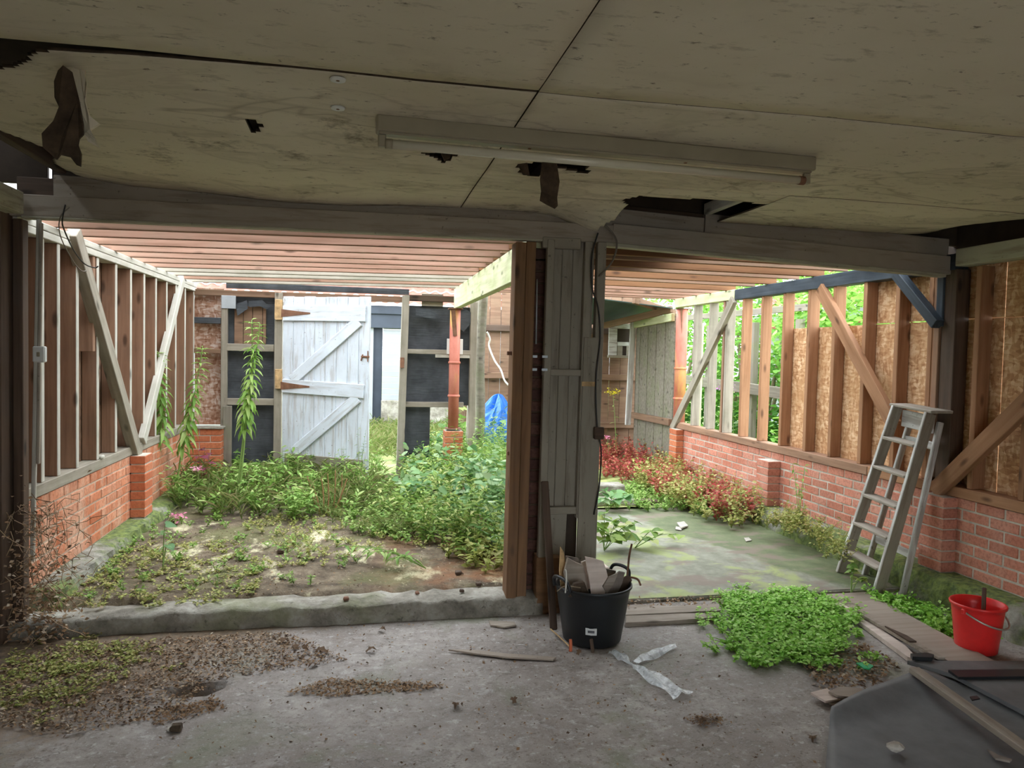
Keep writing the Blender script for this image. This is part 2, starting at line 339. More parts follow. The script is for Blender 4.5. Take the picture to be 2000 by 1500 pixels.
def beam(name, p0, p1, w, h, mat, parent=None, up=(0, 0, 1), bev=.004, sag=0, rough=0, n=1):
    """timber from p0 to p1 (centre line); w across, h along 'up'; local X is the grain"""
    p0, p1 = Vector(p0), Vector(p1); ax = p1-p0; L = ax.length; ax.normalize()
    up = Vector(up); y = up.cross(ax)
    if y.length < 1e-4: y = Vector((0, 1, 0)).cross(ax)
    y.normalize(); z = ax.cross(y)
    if not sag and not rough:
        me = box_mesh(L, w, h, bev)
    else:
        n = max(n, 8); V = []; F = []
        for i in range(n+1):
            t = i/n; s = -sag*4*t*(1-t)
            for a, b in ((-1, -1), (1, -1), (1, 1), (-1, 1)):
                e = lambda: random.uniform(-rough, rough)
                V.append(((t-.5)*L + e(), a*w/2+e(), b*h/2+s+e()))
        for i in range(n):
            for k in range(4): F.append((i*4+k, i*4+(k+1) % 4, (i+1)*4+(k+1) % 4, (i+1)*4+k))
        F += [(3, 2, 1, 0), tuple(n*4+k for k in range(4))]
        me = pydata(V, F)
    o = bpy.data.objects.new(name, me); COL.objects.link(o); me.materials.append(M[mat])
    R = Matrix((ax, y, z)).transposed().to_4x4(); mw = Matrix.Translation((p0+p1)/2) @ R
    o.rotation_mode = 'QUATERNION'; o.location = mw.to_translation(); o.rotation_quaternion = mw.to_quaternion()
    return setparent(o, parent)
def sweep(pts, rad, sides=6, V=None, F=None, cap=True):
    V = [] if V is None else V; F = [] if F is None else F
    P = [Vector(p) for p in pts]; b0 = len(V); N = len(P)
    rr = rad if hasattr(rad, '__len__') else [rad]*N
    ref = Vector((.31, .47, .83))
    for i in range(N):
        t = (P[min(i+1, N-1)]-P[max(i-1, 0)]).normalized()
        a = t.cross(ref)
        if a.length < 1e-3: a = t.cross(Vector((1, 0, 0)))
        a.normalize(); b = t.cross(a)
        for k in range(sides):
            an = 2*math.pi*k/sides; V.append(P[i] + (a*math.cos(an)+b*math.sin(an))*rr[i])
    for i in range(N-1):
        for k in range(sides):
            F.append((b0+i*sides+k, b0+i*sides+(k+1) % sides, b0+(i+1)*sides+(k+1) % sides, b0+(i+1)*sides+k))
    if cap:
        F.append(tuple(b0+k for k in range(sides))[::-1]); F.append(tuple(b0+(N-1)*sides+k for k in range(sides)))
    return V, F
def smooth_path(pts, n=8):
    P = [Vector(p) for p in pts]; out = []
    for i in range(len(P)-1):
        a, b, c, d = P[max(i-1, 0)], P[i], P[i+1], P[min(i+2, len(P)-1)]
        for k in range(n):
            t = k/n
            out.append(.5*((2*b)+(c-a)*t+(2*a-5*b+4*c-d)*t*t+(3*b-a-3*c+d)*t**3))
    return out+[P[-1]]
def tube(name, pts, rad, mat, parent=None, sides=6, smooth=True, n=6):
    pp = smooth_path(pts, n) if n > 1 else [Vector(p) for p in pts]
    if hasattr(rad, '__len__'):
        r0 = rad; N = len(pp); rad = [r0[0]+(r0[-1]-r0[0])*i/(N-1) for i in range(N)]
    o0 = pp[0].copy(); V, F = sweep([p-o0 for p in pp], rad, sides)
    return link(name, pydata(V, F), mat, parent, o0, smooth)
def slab_poly(name, pts, thick, mat, parent=None, normal=None, jit=0, bend=None):
    """thick plate from a planar outline (world points)"""
    P = [Vector(p) for p in pts]; c = sum(P, Vector())/len(P)
    nn = Vector(normal) if normal else Vector((0, 0, 1)); nn.normalize()
    bm = bmesh.new(); vs = [bm.verts.new(p-c) for p in P]; fc = bm.faces.new(vs)
    bm.normal_update()
    if fc.normal.dot(nn) < 0: bmesh.ops.reverse_faces(bm, faces=[fc])
    r = bmesh.ops.extrude_face_region(bm, geom=[fc]); nv = [g for g in r['geom'] if isinstance(g, bmesh.types.BMVert)]
    for v in nv: v.co -= nn*thick
    bmesh.ops.recalc_face_normals(bm, faces=bm.faces[:])
    for v in bm.verts:
        if jit: v.co += Vector([random.uniform(-jit, jit) for _ in range(3)])
        if bend: v.co += bend(v.co+c)
    return link(name, bm_mesh(bm), mat, parent, c)
def lathe_mesh(prof, seg=40, closed=False):
    V = []; F = []
    for r, z in prof:
        for k in range(seg):
            a = 2*math.pi*k/seg; V.append((r*math.cos(a), r*math.sin(a), z))
    for i in range(len(prof)-1):
        for k in range(seg): F.append((i*seg+k, i*seg+(k+1) % seg, (i+1)*seg+(k+1) % seg, (i+1)*seg+k))
    if not closed:
        F.append(tuple(range(seg))[::-1]); F.append(tuple((len(prof)-1)*seg+k for k in range(seg)))
    return pydata(V, F)
def fbm(x, y, s=1.0, seed=0):
    """cheap smooth numpy noise in about [-1,1]"""
    r = np.random.default_rng(seed); o = 0; amp = 1; tot = 0
    for k in range(5):
        for _ in range(3):
            a = r.uniform(0, 2*np.pi); ph = r.uniform(0, 6.28); q = s*(1.9**k)*r.uniform(.7, 1.3)
            o = o + amp*np.sin((x*math.cos(a)+y*math.sin(a))*q*3+ph)/3
        tot += amp; amp *= .55
    return o/tot*1.6
def grid_mesh(x0, x1, y0, y1, step, zf, keep=None, warp=None):
    nx = max(2, int((x1-x0)/step)); ny = max(2, int((y1-y0)/step))
    X, Y = np.meshgrid(np.linspace(x0, x1, nx+1), np.linspace(y0, y1, ny+1)); Y = warp(X, Y) if warp else Y; Z = zf(X, Y)
    V = np.stack([X, Y, Z], -1).reshape(-1, 3); F = []
    for j in range(ny):
        for i in range(nx):
            a = j*(nx+1)+i
            if keep is None or keep((X[j, i]+X[j, i+1])/2, (Y[j, i]+Y[j+1, i])/2): F.append((a, a+1, a+nx+2, a+nx+1))
    return pydata(V, F)
# leaves: many small folded blades in one mesh, built with numpy
LANCE = (np.array([(0, 0, 0), (.33, .5, .07), (.36, 0, 0), (.33, -.5, .07), (.7, .36, .0), (.7, 0, -.05), (.7, -.36, .0), (1, 0, -.16)], float),
         [(0, 2, 1), (0, 3, 2), (1, 2, 5, 4), (2, 3, 6, 5), (4, 5, 7), (5, 6, 7)])
HEART = (np.array([(.08, 0, 0), (0, .28, .05), (.14, .5, .06), (.5, .44, .03), (.8, .2, -.04), (1, 0, -.12), (.8, -.2, -.04), (.5, -.44, .03), (.14, -.5, .06), (0, -.28, .05), (.5, 0, -.03)], float),
         [(0, 10, 2, 1), (10, 4, 3, 2), (10, 5, 4), (0, 9, 8, 10), (10, 8, 7, 6), (10, 6, 5)])
SMALL = (np.array([(0, 0, 0), (.5, .5, .08), (1, 0, -.05), (.5, -.5, .08)], float), [(0, 2, 1), (0, 3, 2)])
LOBED = (np.array([(0, 0, 0), (-.05, .3, .02), (.2, .26, .02), (.3, .62, .05), (.5, .3, .0), (.75, .38, .0), (.78, .16, -.02), (1.05, 0, -.1),
                   (.78, -.16, -.02), (.75, -.38, 0), (.5, -.3, 0), (.3, -.62, .05), (.2, -.26, .02), (-.05, -.3, .02), (.45, 0, -.03)], float),
         [(0, 14, 2, 1), (14, 4, 3, 2), (14, 6, 5, 4), (14, 7, 6), (0, 13, 12, 14), (14, 12, 11, 10), (14, 10, 9, 8), (14, 8, 7)])
class Leaves:
    def __init__(s, tmpl): s.t = tmpl; s.P = []; s.D = []; s.N = []; s.L = []; s.W = []; s.R = []
    def add(s, p, d, nrm, L, W, r):
        s.P.append(np.atleast_2d(p)); k = len(s.P[-1])
        s.D.append(np.broadcast_to(d, (k, 3))); s.N.append(np.broadcast_to(nrm, (k, 3)))
        for a, b in ((s.L, L), (s.W, W), (s.R, r)): a.append(np.broadcast_to(b, (k,)))
    def mesh(s, extra=None):
        P, D, N_ = [np.concatenate(q).astype(float) for q in (s.P, s.D, s.N)]; L, W, R = [np.concatenate(q).astype(float) for q in (s.L, s.W, s.R)]
        D = D/np.linalg.norm(D, axis=1, keepdims=True)
        S = np.cross(N_, D); ln = np.linalg.norm(S, axis=1, keepdims=True); S = np.where(ln < 1e-5, np.array([[1., 0, 0]]), S/np.maximum(ln, 1e-9)); U = np.cross(D, S)
        T, F = s.t; k = len(T)
        V = P[:, None] + D[:, None]*(T[None, :, 0, None]*L[:, None, None]) + S[:, None]*(T[None, :, 1, None]*W[:, None, None]) + U[:, None]*(T[None, :, 2, None]*L[:, None, None])
        V = V.reshape(-1, 3); rn = np.repeat(R, k)
        sizes = np.array([len(f) for f in F]); flat = np.concatenate([np.array(f) for f in F])
        n = len(P); loops = (flat[None]+np.arange(n)[:, None]*k).reshape(-1); ls = np.tile(sizes, n)
        if extra:
            EV, EF, er = extra; b = len(V); V = np.concatenate([V, np.array([tuple(v) for v in EV])]); rn = np.concatenate([rn, np.full(len(EV), er)])
            loops = np.concatenate([loops]+[np.array(f)+b for f in EF]); ls = np.concatenate([ls, [len(f) for f in EF]])
        me = bpy.data.meshes.new('m'); me.vertices.add(len(V)); me.vertices.foreach_set('co', V.astype(np.float32).ravel())
        me.loops.add(len(loops)); me.loops.foreach_set('vertex_index', loops.astype(np.int32)); me.polygons.add(len(ls))
        me.polygons.foreach_set('loop_start', np.concatenate([[0], np.cumsum(ls)[:-1]]).astype(np.int32))
        me.update(calc_edges=True); me.validate()
        a = me.attributes.new('rnd', 'FLOAT', 'POINT'); a.data.foreach_set('value', np.clip(rn, 0, 1).astype(np.float32))
        return me
def rdir(k, up=.3):
    a = RNG.uniform(0, 2*np.pi, k); z = RNG.normal(up, .35, k)
    d = np.stack([np.cos(a), np.sin(a), z], -1); return d/np.linalg.norm(d, axis=1, keepdims=True)
def upn(k, t=.5):
    d = np.stack([RNG.normal(0, t, k), RNG.normal(0, t, k), np.ones(k)], -1); return d/np.linalg.norm(d, axis=1, keepdims=True)
# ================================================================== THE SETTING
XL, XR, YB = -1.85, 3.93, 4.40
S = lambda o: tag(o, kind='structure')
# ---- floor of the garage
def floor_z(X, Y):
    z = .006*fbm(X, Y, 1.2, 3) + .003*fbm(X, Y, 5, 4)
    h = at(382, 1347, Z=0); e = ((X-h.x)/.125)**2 + ((Y-h.y)/.06)**2 + .25*fbm(X, Y, 9, 5)
    z = z - .075*np.clip(1.15-e, 0, 1)**.5
    return z
fl = S(link('floor', grid_mesh(-2.3, 4.15, -1.2, 4.62, .035, floor_z), 'floor', smooth=True))
tag(fl, 'worn grey concrete garage floor with dirt and a small pothole')
# ---- kerb between garage floor and left bay
V = []; F = []; nk = 46; prof = [(0, -.06), (.0, .05), (.004, .100), (.014, .110), (.10, .114), (.22, .110), (.28, -.06)]
for i in range(nk+1):
    x = XL-.05 + (1.10-XL+.05)*i/nk; yf = 4.365
    for j, (dy, z) in enumerate(prof):
        e = (random.uniform(-.012, .012) if 0 < j < 6 else 0)
        V.append((x, yf+dy+e*.8, z+e*.7 - (.03*max(0, (-.9-x)) if z > 0 else 0)))
k = len(prof)
for i in range(nk):
    for j in range(k-1): F.append((i*k+j, (i+1)*k+j, (i+1)*k+j+1, i*k+j+1))
F += [tuple(range(k)), tuple(nk*k+j for j in range(k))[::-1]]
S(link('kerb', pydata(V, F), 'kerb', smooth=True))
# ---- earth of the left bay, slab of the right bay, plinths, garden
S(link('ground_left_bay', grid_mesh(XL-.1, 1.45, 4.50, 8.95, .05, lambda X, Y: .112+.012*fbm(X, Y, 2, 8)+.006*fbm(X, Y, 7, 9)+.02*np.clip((Y-7)/2, 0, 1)-.10*np.clip((4.66-Y)/.1, 0, 1)**2), 'soil', smooth=True))
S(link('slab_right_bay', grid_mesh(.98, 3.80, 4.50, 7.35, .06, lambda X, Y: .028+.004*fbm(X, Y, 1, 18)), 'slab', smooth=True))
box('slab_edge', (1.06, 4.488, -.05), (3.80, 4.512, .022), 'kerb', None); S(bpy.data.objects['slab_edge'])
S(link('ground_right_bay', grid_mesh(1.2, 3.95, 7.2, 11.4, .08, lambda X, Y: .04+.03*fbm(X, Y, 2, 28)+.0*X), 'garden', smooth=True))
def plinth(name, x0, x1, y0, y1, ztop, face):
    V = []; F = []; n_ = int((y1-y0)/.06)
    for i in range(n_+1):
        y = y0+(y1-y0)*i/n_; e = lambda s: random.uniform(-s, s)
        if face > 0: pr = [(x1+.03+e(.02), -.05), (x1+.02+e(.02), ztop*.45), (x1-.015+e(.018), ztop-.015+e(.008)), (x1-.07+e(.02), ztop+e(.004)), (x0, ztop), (x0, -.05)]
        else: pr = [(x0-.03+e(.02), -.05), (x0-.02+e(.025), ztop*.45), (x0+.015+e(.018), ztop-.015+e(.008)), (x0+.07+e(.02), ztop+e(.004)), (x1, ztop), (x1, -.05)]
        V += [(a, y, b) for a, b in pr]
    for i in range(n_):
        for j in range(5):
            q = (i*6+j, (i+1)*6+j, (i+1)*6+j+1, i*6+j+1); F.append(q if face < 0 else q[::-1])
    F += [tuple(range(6)), tuple(n_*6+j for j in range(6))]
    return S(link(name, pydata(V, F), 'plinth', smooth=False))
plinth('plinth_left', XL-.12, XL+.16, 4.60, 8.75, .195, 1)
plinth('plinth_right', XR-.20, XR+.12, 2.0, 8.85, .195, -1)
S(box('garden_ground', (-30, 8.9, -.3), (40, 60, .06), 'garden', None, 0))
S(box('garden_ground_side', (4.06, 1.0, -.3), (40, 8.9, .07), 'garden', None, 0))
S(box('garden_ground_left', (-30, 1.0, -.3), (-2.05, 8.9, .07), 'garden', None, 0))

# ---- bricks
BV = [box_mesh(.098, .213, .063, .004, .0012) for _ in range(4)]
BH = [box_mesh(.098, .100, .063, .004, .0012) for _ in range(3)]
BX = [box_mesh(.213, .098, .063, .004, .0012) for _ in range(3)]
BXH = [box_mesh(.100, .098, .063, .004, .0012) for _ in range(2)]
def mcopy(me, mat):
    key = (me.name, mat)
    if key not in mcopy.c:
        q = me.copy(); q.materials.append(M[mat]); mcopy.c[key] = q
    return mcopy.c[key]
mcopy.c = {}
def brick(parent, loc, mat, meshes):
    return link('brick', mcopy(random.choice(meshes), mat), None, parent, (loc[0]+random.uniform(-.0025, .0025), loc[1], loc[2]))
def brick_wall(parent, xc, y0, y1, z0, n_, mat, pitch=.073):
    for c in range(n_):
        y = y0 + (.0 if c % 2 else .1125); z = z0+pitch*(c+.5)
        if c % 2 == 0: brick(parent, (xc, y0+.05, z), mat, BH)
        while y+.213 <= y1+.02:
            brick(parent, (xc, y+.1065, z), mat, BV); y += .225
        if y1-y > .09: brick(parent, (xc, y+.05, z), mat, BH)
def side_pier(parent, x0, x1, y, z0, n_, mat):
    """pier of bricks standing proud of a side wall, one and a half headers wide"""
    for c in range(n_): link('brick', mcopy(box_cache(abs(x1-x0), .213, .063), mat), None, parent, ((x0+x1)/2+random.uniform(-.002, .002), y, z0+.073*(c+.5)))
    box('mortar', (min(x0, x1)+.006, y-.1, z0), (max(x0, x1)-.006, y+.1, z0+.073*n_-.004), 'mortar', parent, 0)
_bc = {}
def box_cache(a, b, c):
    k = (round(a, 3), round(b, 3), round(c, 3))
    if k not in _bc: _bc[k] = box_mesh(a, b, c, .004, .001)
    return _bc[k]

# ================================================================== LEFT WALL
WL = S(empty('wall_left', (XL, 4.5, 0))); tag(WL, 'low brick wall with open timber studs along the left bay')
Z0 = .195; ZT = Z0+.073*7
brick_wall(WL, XL-.049, 4.55, 8.76, Z0, 7, 'brick')
box('mortar', (XL-.095, 4.55, Z0), (XL-.004, 8.76, ZT-.006), 'mortarL', WL, 0)
side_pier(WL, XL, XL+.115, 6.56, Z0, 7, 'brickpier')
beam('sill_plate', (XL-.045, 4.5, ZT+.037), (XL-.045, 6.44, ZT+.037), .105, .072, 'weathered', WL)
beam('sill_plate', (XL-.045, 6.45, ZT+.037), (XL-.045, 8.76, ZT+.037), .105, .072, 'weathered', WL)
ys = [4.78, 5.012, 5.318, 5.697, 6.092, 6.456, 6.823, 7.187, 7.558, 7.909, 8.296, 8.70]
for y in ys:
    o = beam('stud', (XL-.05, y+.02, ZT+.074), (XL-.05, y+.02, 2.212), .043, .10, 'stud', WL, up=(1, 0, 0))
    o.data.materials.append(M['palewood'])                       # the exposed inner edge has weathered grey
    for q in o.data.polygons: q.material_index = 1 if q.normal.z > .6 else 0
beam('stud', (XL-.05, 5.64, 1.55), (XL-.05, 5.64, 2.212), .043, .10, 'stud', WL, up=(1, 0, 0))
for z in (2.234, 2.280): beam('top_plate', (XL-.045, 4.45, z), (XL-.045, 8.80, z), .11, .043, 'palewood', WL)
for y0, y1 in ((4.35, 5.6), (5.61, 6.85), (6.86, 8.1), (8.11, 8.85)):
    box('cladding_panel', (XL-.125, y0, .70), (XL-.104, y1, 2.30), 'brownboard', WL, .002)
a, b = at(137, 452, X=XL), at(264, 890, X=XL)
beam('brace', (XL+.012, a.y, a.z), (XL+.012, b.y, b.z), .105, .075, 'weathered', WL, up=(1, 0, 0))
a, b = at(354, 545, X=XL), at(276, 862, X=XL)
beam('brace', (XL+.006, a.y, a.z), (XL+.006, b.y, b.z), .10, .05, 'palewood', WL, up=(1, 0, 0))
box('white_chip', (XL-.02, 5.74, ZT+.074), (XL+.02, 5.80, ZT+.10), 'palewood', WL, .008)
# front end of the left wall inside the garage: post, boards, plate
beam('corner_post', (XL-.06, 4.37, 0), (XL-.06, 4.37, 2.30), .11, .14, 'darkwood', WL)
beam('corner_post', (XL-.005+.035, 4.44, 0.08), (XL-.005+.035, 4.44, 2.26), .05, .07, 'darkwood', WL)
for i in range(26):
    y = 4.52-.225*i
    box('lining_board', (XL-.16, y-.214, .0), (XL-.14, y, 2.5), 'darkwood', WL, .003)
beam('wall_plate', (XL+.03, -1, 2.335), (XL+.03, 4.36, 2.335), .10, .115, 'creampaint', WL)

# ================================================================== RIGHT WALL
WR = S(empty('wall_right', (XR, 4.5, 0))); tag(WR, 'low brick wall with pine studs and strand board along the right')
brick_wall(WR, XR+.049, 2.2, 8.76, Z0, 7, 'brickR')
box('mortar', (XR+.004, 2.2, Z0), (XR+.095, 8.76, ZT-.006), 'mortar', WR, 0)
side_pier(WR, XR-.13, XR, 6.52, Z0, 6, 'brickR'); side_pier(WR, XR-.11, XR, 4.36, Z0, 7, 'brickR'); side_pier(WR, XR-.10, XR, 8.72, Z0, 7, 'brickpier')
beam('sill_plate', (XR+.04, 2.0, ZT+.036), (XR+.04, 5.15, ZT+.036), .12, .070, 'pine', WR)
beam('sill_plate', (XR+.04, 5.155, ZT+.036), (XR+.04, 8.85, ZT+.036), .12, .070, 'stud', WR)
ZP = 2.245
for y, m in ((8.44, 'weathered'), (8.027, 'weathered'), (7.686, 'stud'), (7.62, 'weathered'), (7.259, 'pine'), (6.873, 'pine'), (6.478, 'pine'), (6.073, 'pine'), (5.704, 'pine'), (5.309, 'pine'), (4.937, 'pine'), (4.60, 'pine'), (4.552, 'pine'), (4.19, 'pine'), (3.80, 'pine'), (3.40, 'pine'), (3.0, 'pine'), (2.6, 'pine')):
    beam('stud', (XR+.05, y-.022, ZT+.072), (XR+.05, y-.022, ZP), .045, .10, m, WR, up=(1, 0, 0))
beam('dark_post', (XR+.045, 4.40, ZT+.072), (XR+.045, 4.40, ZP), .12, .11, 'darkwood', WR, up=(1, 0, 0))
beam('blocking', (XR+.0, 4.49, ZT+.1), (XR+.0, 4.49, ZP-.05), .05, .05, 'stud', WR, up=(1, 0, 0))
beam('top_plate', (XR+.04, 4.36, 2.295), (XR+.04, 7.40, 2.295), .115, .11, 'blackbeam', WR)
beam('top_plate', (XR+.04, 7.41, 2.300), (XR+.04, 9.0, 2.300), .115, .11, 'greenwood', WR)
beam('wall_plate', (XR+.01, 1.5, 2.315), (XR+.01, 4.32, 2.315), .12, .115, 'creampaint', WR)
# sheathing: lower and upper rows of boards
for y0, y1 in ((1.6, 2.83), (2.835, 4.055), (4.06, 5.28), (5.285, 6.48)):
    box('strand_board', (XR+.103, y0, ZT+.02), (XR+.114, y1, 1.905), 'osb', WR, .001)
for y0, y1 in ((1.6, 2.83), (2.835, 4.055), (4.06, 5.30)):
    box('strand_board', (XR+.103, y0, 1.912 if y0 > 4 else 1.908), (XR+.114, y1, 2.36), 'osb', WR, .001)
a, b = at(1437, 585, X=XR), at(1316, 838, X=XR); beam('brace', (XR-.02, a.y, a.z), (XR-.02, b.y, b.z), .10, .05, 'weathered', WR, up=(1, 0, 0))
a, b = at(1606, 563, X=XR), at(1752, 832, X=XR); beam('brace', (XR-.02, a.y, a.z), (XR-.02, b.y, b.z), .11, .05, 'pine', WR, up=(1, 0, 0))
a, b = at(1752, 535, X=XR-.05), at(1832, 634, X=XR-.05); beam('brace', (XR-.05, a.y, a.z), (XR-.05, b.y, b.z), .07, .07, 'blackbeam', WR, up=(1, 0, 0))
a, b = at(1826, 960, X=XR-.03), at(2060, 735, X=XR-.03); beam('brace', (XR-.03, a.y, a.z), (XR-.03, b.y, b.z), .115, .05, 'pine', WR, up=(1, 0, 0))
beam('dark_bracket', (XR-.012, 4.47, 1.86), (XR-.012, 4.47, 2.25), .06, .03, 'blackbeam', WR, up=(1, 0, 0))

# ================================================================== ROOF FRAME OF THE BAYS
RF = S(empty('roof_frame', (1.05, 6.5, 2.3))); tag(RF, 'bare roof joists over the two open bays')
yj = 4.62
while yj < 8.95:
    beam('joist', (XL-.11, yj+random.uniform(-.01, .01), 2.375), (1.12, yj+random.uniform(-.01, .01), 2.425), .045, .145, random.choice(['joist', 'joist', 'joist', 'weathered']), RF)
    yj += .365
for y in (4.70, 5.32, 5.99, 6.77, 7.60): beam('joist', (1.02, y, 2.435), (XR+.09, y, 2.428), .045, .15, 'pinejoist', RF)
for y in (5.03, 5.66, 6.38, 7.19): beam('joist', (1.02, y, 2.447), (XR+.09, y, 2.44), .045, .145, 'brownboard', RF)
for y in (7.98, 8.35, 8.72, 9.0): beam('joist', (1.02, y, 2.435), (XR+.09, y, 2.428), .045, .15, 'joist', RF)
for i in range(3): box('roof_shade_board', (1.10, 4.5+.62*i, 2.512), (2.55, 4.5+.62*i+.61, 2.532), 'deck', RF, .002)  # unseen roof cover, extent shaped to shade the near joists and leave the wall lit
beam('centre_beam', (1.06, 4.5, 2.235), (1.06, 8.72, 2.235), .07, .235, 'greenwood', RF)

# ================================================================== BACK WALL OF THE LEFT BAY
YW = 8.75
WB = S(empty('wall_back', (-.3, YW, 0))); tag(WB, 'dark felt-lined timber frame closing the back of the left bay')
def wx(u, v=700): return at(u, v, Y=YW).x
def wz(v, u=600): return at(u, v, Y=YW).z
def rail(name, u0, u1, v0, v1, mat, dy=0, th=.05):
    um = (u0+u1)/2; z0, z1 = at(um, v1, Y=YW).z, at(um, v0, Y=YW).z
    beam(name, (at(u0, v0, Y=YW).x, YW+dy, (z0+z1)/2), (at(u1, v0, Y=YW).x, YW+dy, (z0+z1)/2), th, z1-z0, mat, WB)
def upright(u0, u1, v0, v1, mat, dy=0, th=.07, lean=0):
    vm = (v0+v1)/2; x0, x1 = wx(u0, vm), wx(u1, vm); zt, zb = at(u0, v0, Y=YW).z, max(.05, at(u0, v1, Y=YW).z)
    beam('stud', ((x0+x1)/2+lean, YW+dy, zb), ((x0+x1)/2-lean, YW+dy, zt), th, x1-x0, mat, WB, up=(1, 0, 0))
def panel(name, u0, u1, v0, v1, mat, dy=.05, th=.015, bev=.002):
    um, vm = (u0+u1)/2, (v0+v1)/2
    return box(name, (wx(u0, vm), YW+dy, max(.05, at(um, v1, Y=YW).z)), (wx(u1, vm), YW+dy+th, at(um, v0, Y=YW).z), mat, WB, bev)
upright(432, 444, 577, 960, 'weathered'); upright(536, 551, 572, 960, 'weathered', -.01, .09); upright(779, 793, 577, 960, 'weathered', -.01, .09, -.02)
upright(916, 929, 590, 900, 'weathered'); upright(437, 454, 792, 930, 'greyboard', -.04, .03)
rail('top_rail', 376, 800, 572, 584, 'brownboard'); rail('top_rail', 790, 930, 578, 590, 'darkwood')
rail('rail', 444, 536, 672, 686, 'weathered', -.01); rail('rail', 444, 536, 778, 791, 'weathered', -.01)
rail('rail', 793, 918, 683, 692, 'weathered', -.01); rail('rail', 790, 905, 785, 795, 'weathered', -.01)
rail('rail', 380, 432, 681, 690, 'brownboard', -.01); rail('felt_strip', 380, 432, 620, 632, 'felt', .0)
rail('gutter_board', 440, 800, 557, 569, 'felt', .06, .03)
panel('strand_board', 378, 436, 562, 682, 'osbwhite'); panel('strand_board', 378, 436, 684, 830, 'osbwhite')
panel('felt_sheet', 440, 545, 575, 678, 'felt'); panel('felt_sheet', 440, 545, 680, 785, 'felt', .052); panel('felt_sheet', 440, 545, 787, 905, 'felt', .05)
panel('felt_sheet', 788, 924, 598, 688, 'felt'); panel('felt_sheet', 786, 926, 690, 792, 'felt', .052); panel('felt_sheet', 784, 840, 794, 905, 'felt')
for u0, u1, v0 in ((457, 474, 603), (475, 492, 598), (493, 512, 597), (513, 519, 600)): panel('board', u0, u1, v0, 672, 'brownboard', .03)
panel('bare_board', 824, 866, 574, 598, 'weathered', .02, .03)
panel('metal_plate', 434, 462, 578, 603, 'galv', -.045, .004)
panel('white_plate', 872, 903, 662, 692, 'whiteplastic', -.05, .01); panel('block', 850, 918, 690, 699, 'palewood', -.03, .02)
# torn felt curl and arch
def ws(pts, dy): return [at(u, v, Y=YW+dy) for u, v in pts]
slab_poly('torn_felt', ws([(460, 595), (482, 586), (484, 603), (464, 617)], -.02), .006, 'felt', WB, (0, -1, 0))
slab_poly('torn_felt', ws([(486, 588), (512, 586), (528, 600), (520, 604), (508, 598), (487, 600)], -.02), .006, 'felt', WB, (0, -1, 0))
slab_poly('torn_felt', ws([(812, 600), (838, 605), (860, 618), (858, 624), (830, 620), (812, 615)], -.03), .006, 'felt', WB, (0, -1, 0))
slab_poly('torn_felt', ws([(895, 612), (912, 605), (921, 612), (919, 632), (906, 648), (895, 640)], -.03), .006, 'felt', WB, (0, -1, 0))
for v in (612, 745): box('rotten_block', (wx(539, v), YW-.09, wz(v+14)), (wx(553, v), YW-.05, wz(v-24)), 'rustorange', WB, .006, .006)
box('keep', (wx(781), YW-.08, wz(715)), (wx(789), YW-.06, wz(694)), 'rust', WB, .003)
# corner brick pier at the back of the left wall
px0, px1 = XL, at(432, 880, Y=8.55).x
for c in range(7):
    z = Z0+.073*(c+.5); w2 = px1-px0
    cut = .215 if c % 2 else w2-.222
    for a, b in ((px0, px0+cut-.008), (px0+cut, px1)):
        link('brick', mcopy(box_cache(b-a, .20, .063), 'brickpier'), None, WB, ((a+b)/2, 8.65, z))
box('mortar', (px0+.005, 8.556, Z0), (px1-.006, 8.74, ZT), 'mortar', WB, 0)
box('pier_cap', (px0-.01, 8.53, ZT), (px1+.02, 8.74, ZT+.02), 'kerb', WB, .004)
box('pier_foot', (px0, 8.56, .05), (px1-.01, 8.74, Z0), 'plinth', WB, .01)

# ---- the white door, swung towards the garage
H = Vector((at(553, 700, Y=8.69).x, 8.69, .20)); E_ = Vector((.062, 8.20, .20)); DW = (E_-H).length; ex = (E_-H).normalized(); DH = 1.985
ny = Vector((0, 0, 1)).cross(ex); ny = -ny if ny.y > 0 else ny     # outward normal, facing the garage
D1 = S(empty('door_1', H)); tag(D1, 'white ledged and braced plank door standing ajar')
def dp(s, z, o=0): return H + ex*s + Vector((0, 0, z)) + ny*o
nb = 8; bw = DW/nb
for i in range(nb):
    z0 = .0 if i > 4 else .05+.02*random.random()
    beam('board', dp((i+.5)*bw, z0), dp((i+.5)*bw, DH+random.uniform(-.004, .004)), .022, bw-.004, 'doorpaint', D1, up=ex, bev=.003)
beam('ledge', dp(.01, 1.80, .022), dp(DW-.05, 1.80, .022), .025, .17, 'doorpaint', D1)
beam('ledge', dp(.01, .985, .022), dp(DW-.06, .955, .022), .025, .15, 'doorpaint', D1)
beam('ledge', dp(.05, .16, .022), dp(DW-.06, .14, .022), .025, .13, 'weathered', D1)
beam('brace', dp(.13, 1.05, .022), dp(DW-.13, 1.72, .022), .024, .12, 'doorpaint', D1)
beam('brace', dp(.16, .24, .022), dp(DW-.13, .885, .022), .024, .12, 'doorpaint', D1)
for z in (1.80, .985):
    P = [dp(-.005, z-.045, .038), dp(.10, z-.033, .038), dp(.36, z-.008, .038), dp(.36, z+.008, .038), dp(.10, z+.033, .038), dp(-.005, z+.045, .038)]
    slab_poly('hinge', P, .004, 'rust', D1, ny)
lt_ = beam('latch', dp(DW-.10, 1.335, .018), dp(DW-.0, 1.335, .018), .012, .02, 'rust', D1)
beam('latch', dp(DW-.02, 1.28, .018), dp(DW-.02, 1.40, .018), .01, .015, 'rust', D1); beam('latch', dp(DW-.10, 1.29, .018), dp(DW-.08, 1.36, .018), .01, .015, 'rust', D1)

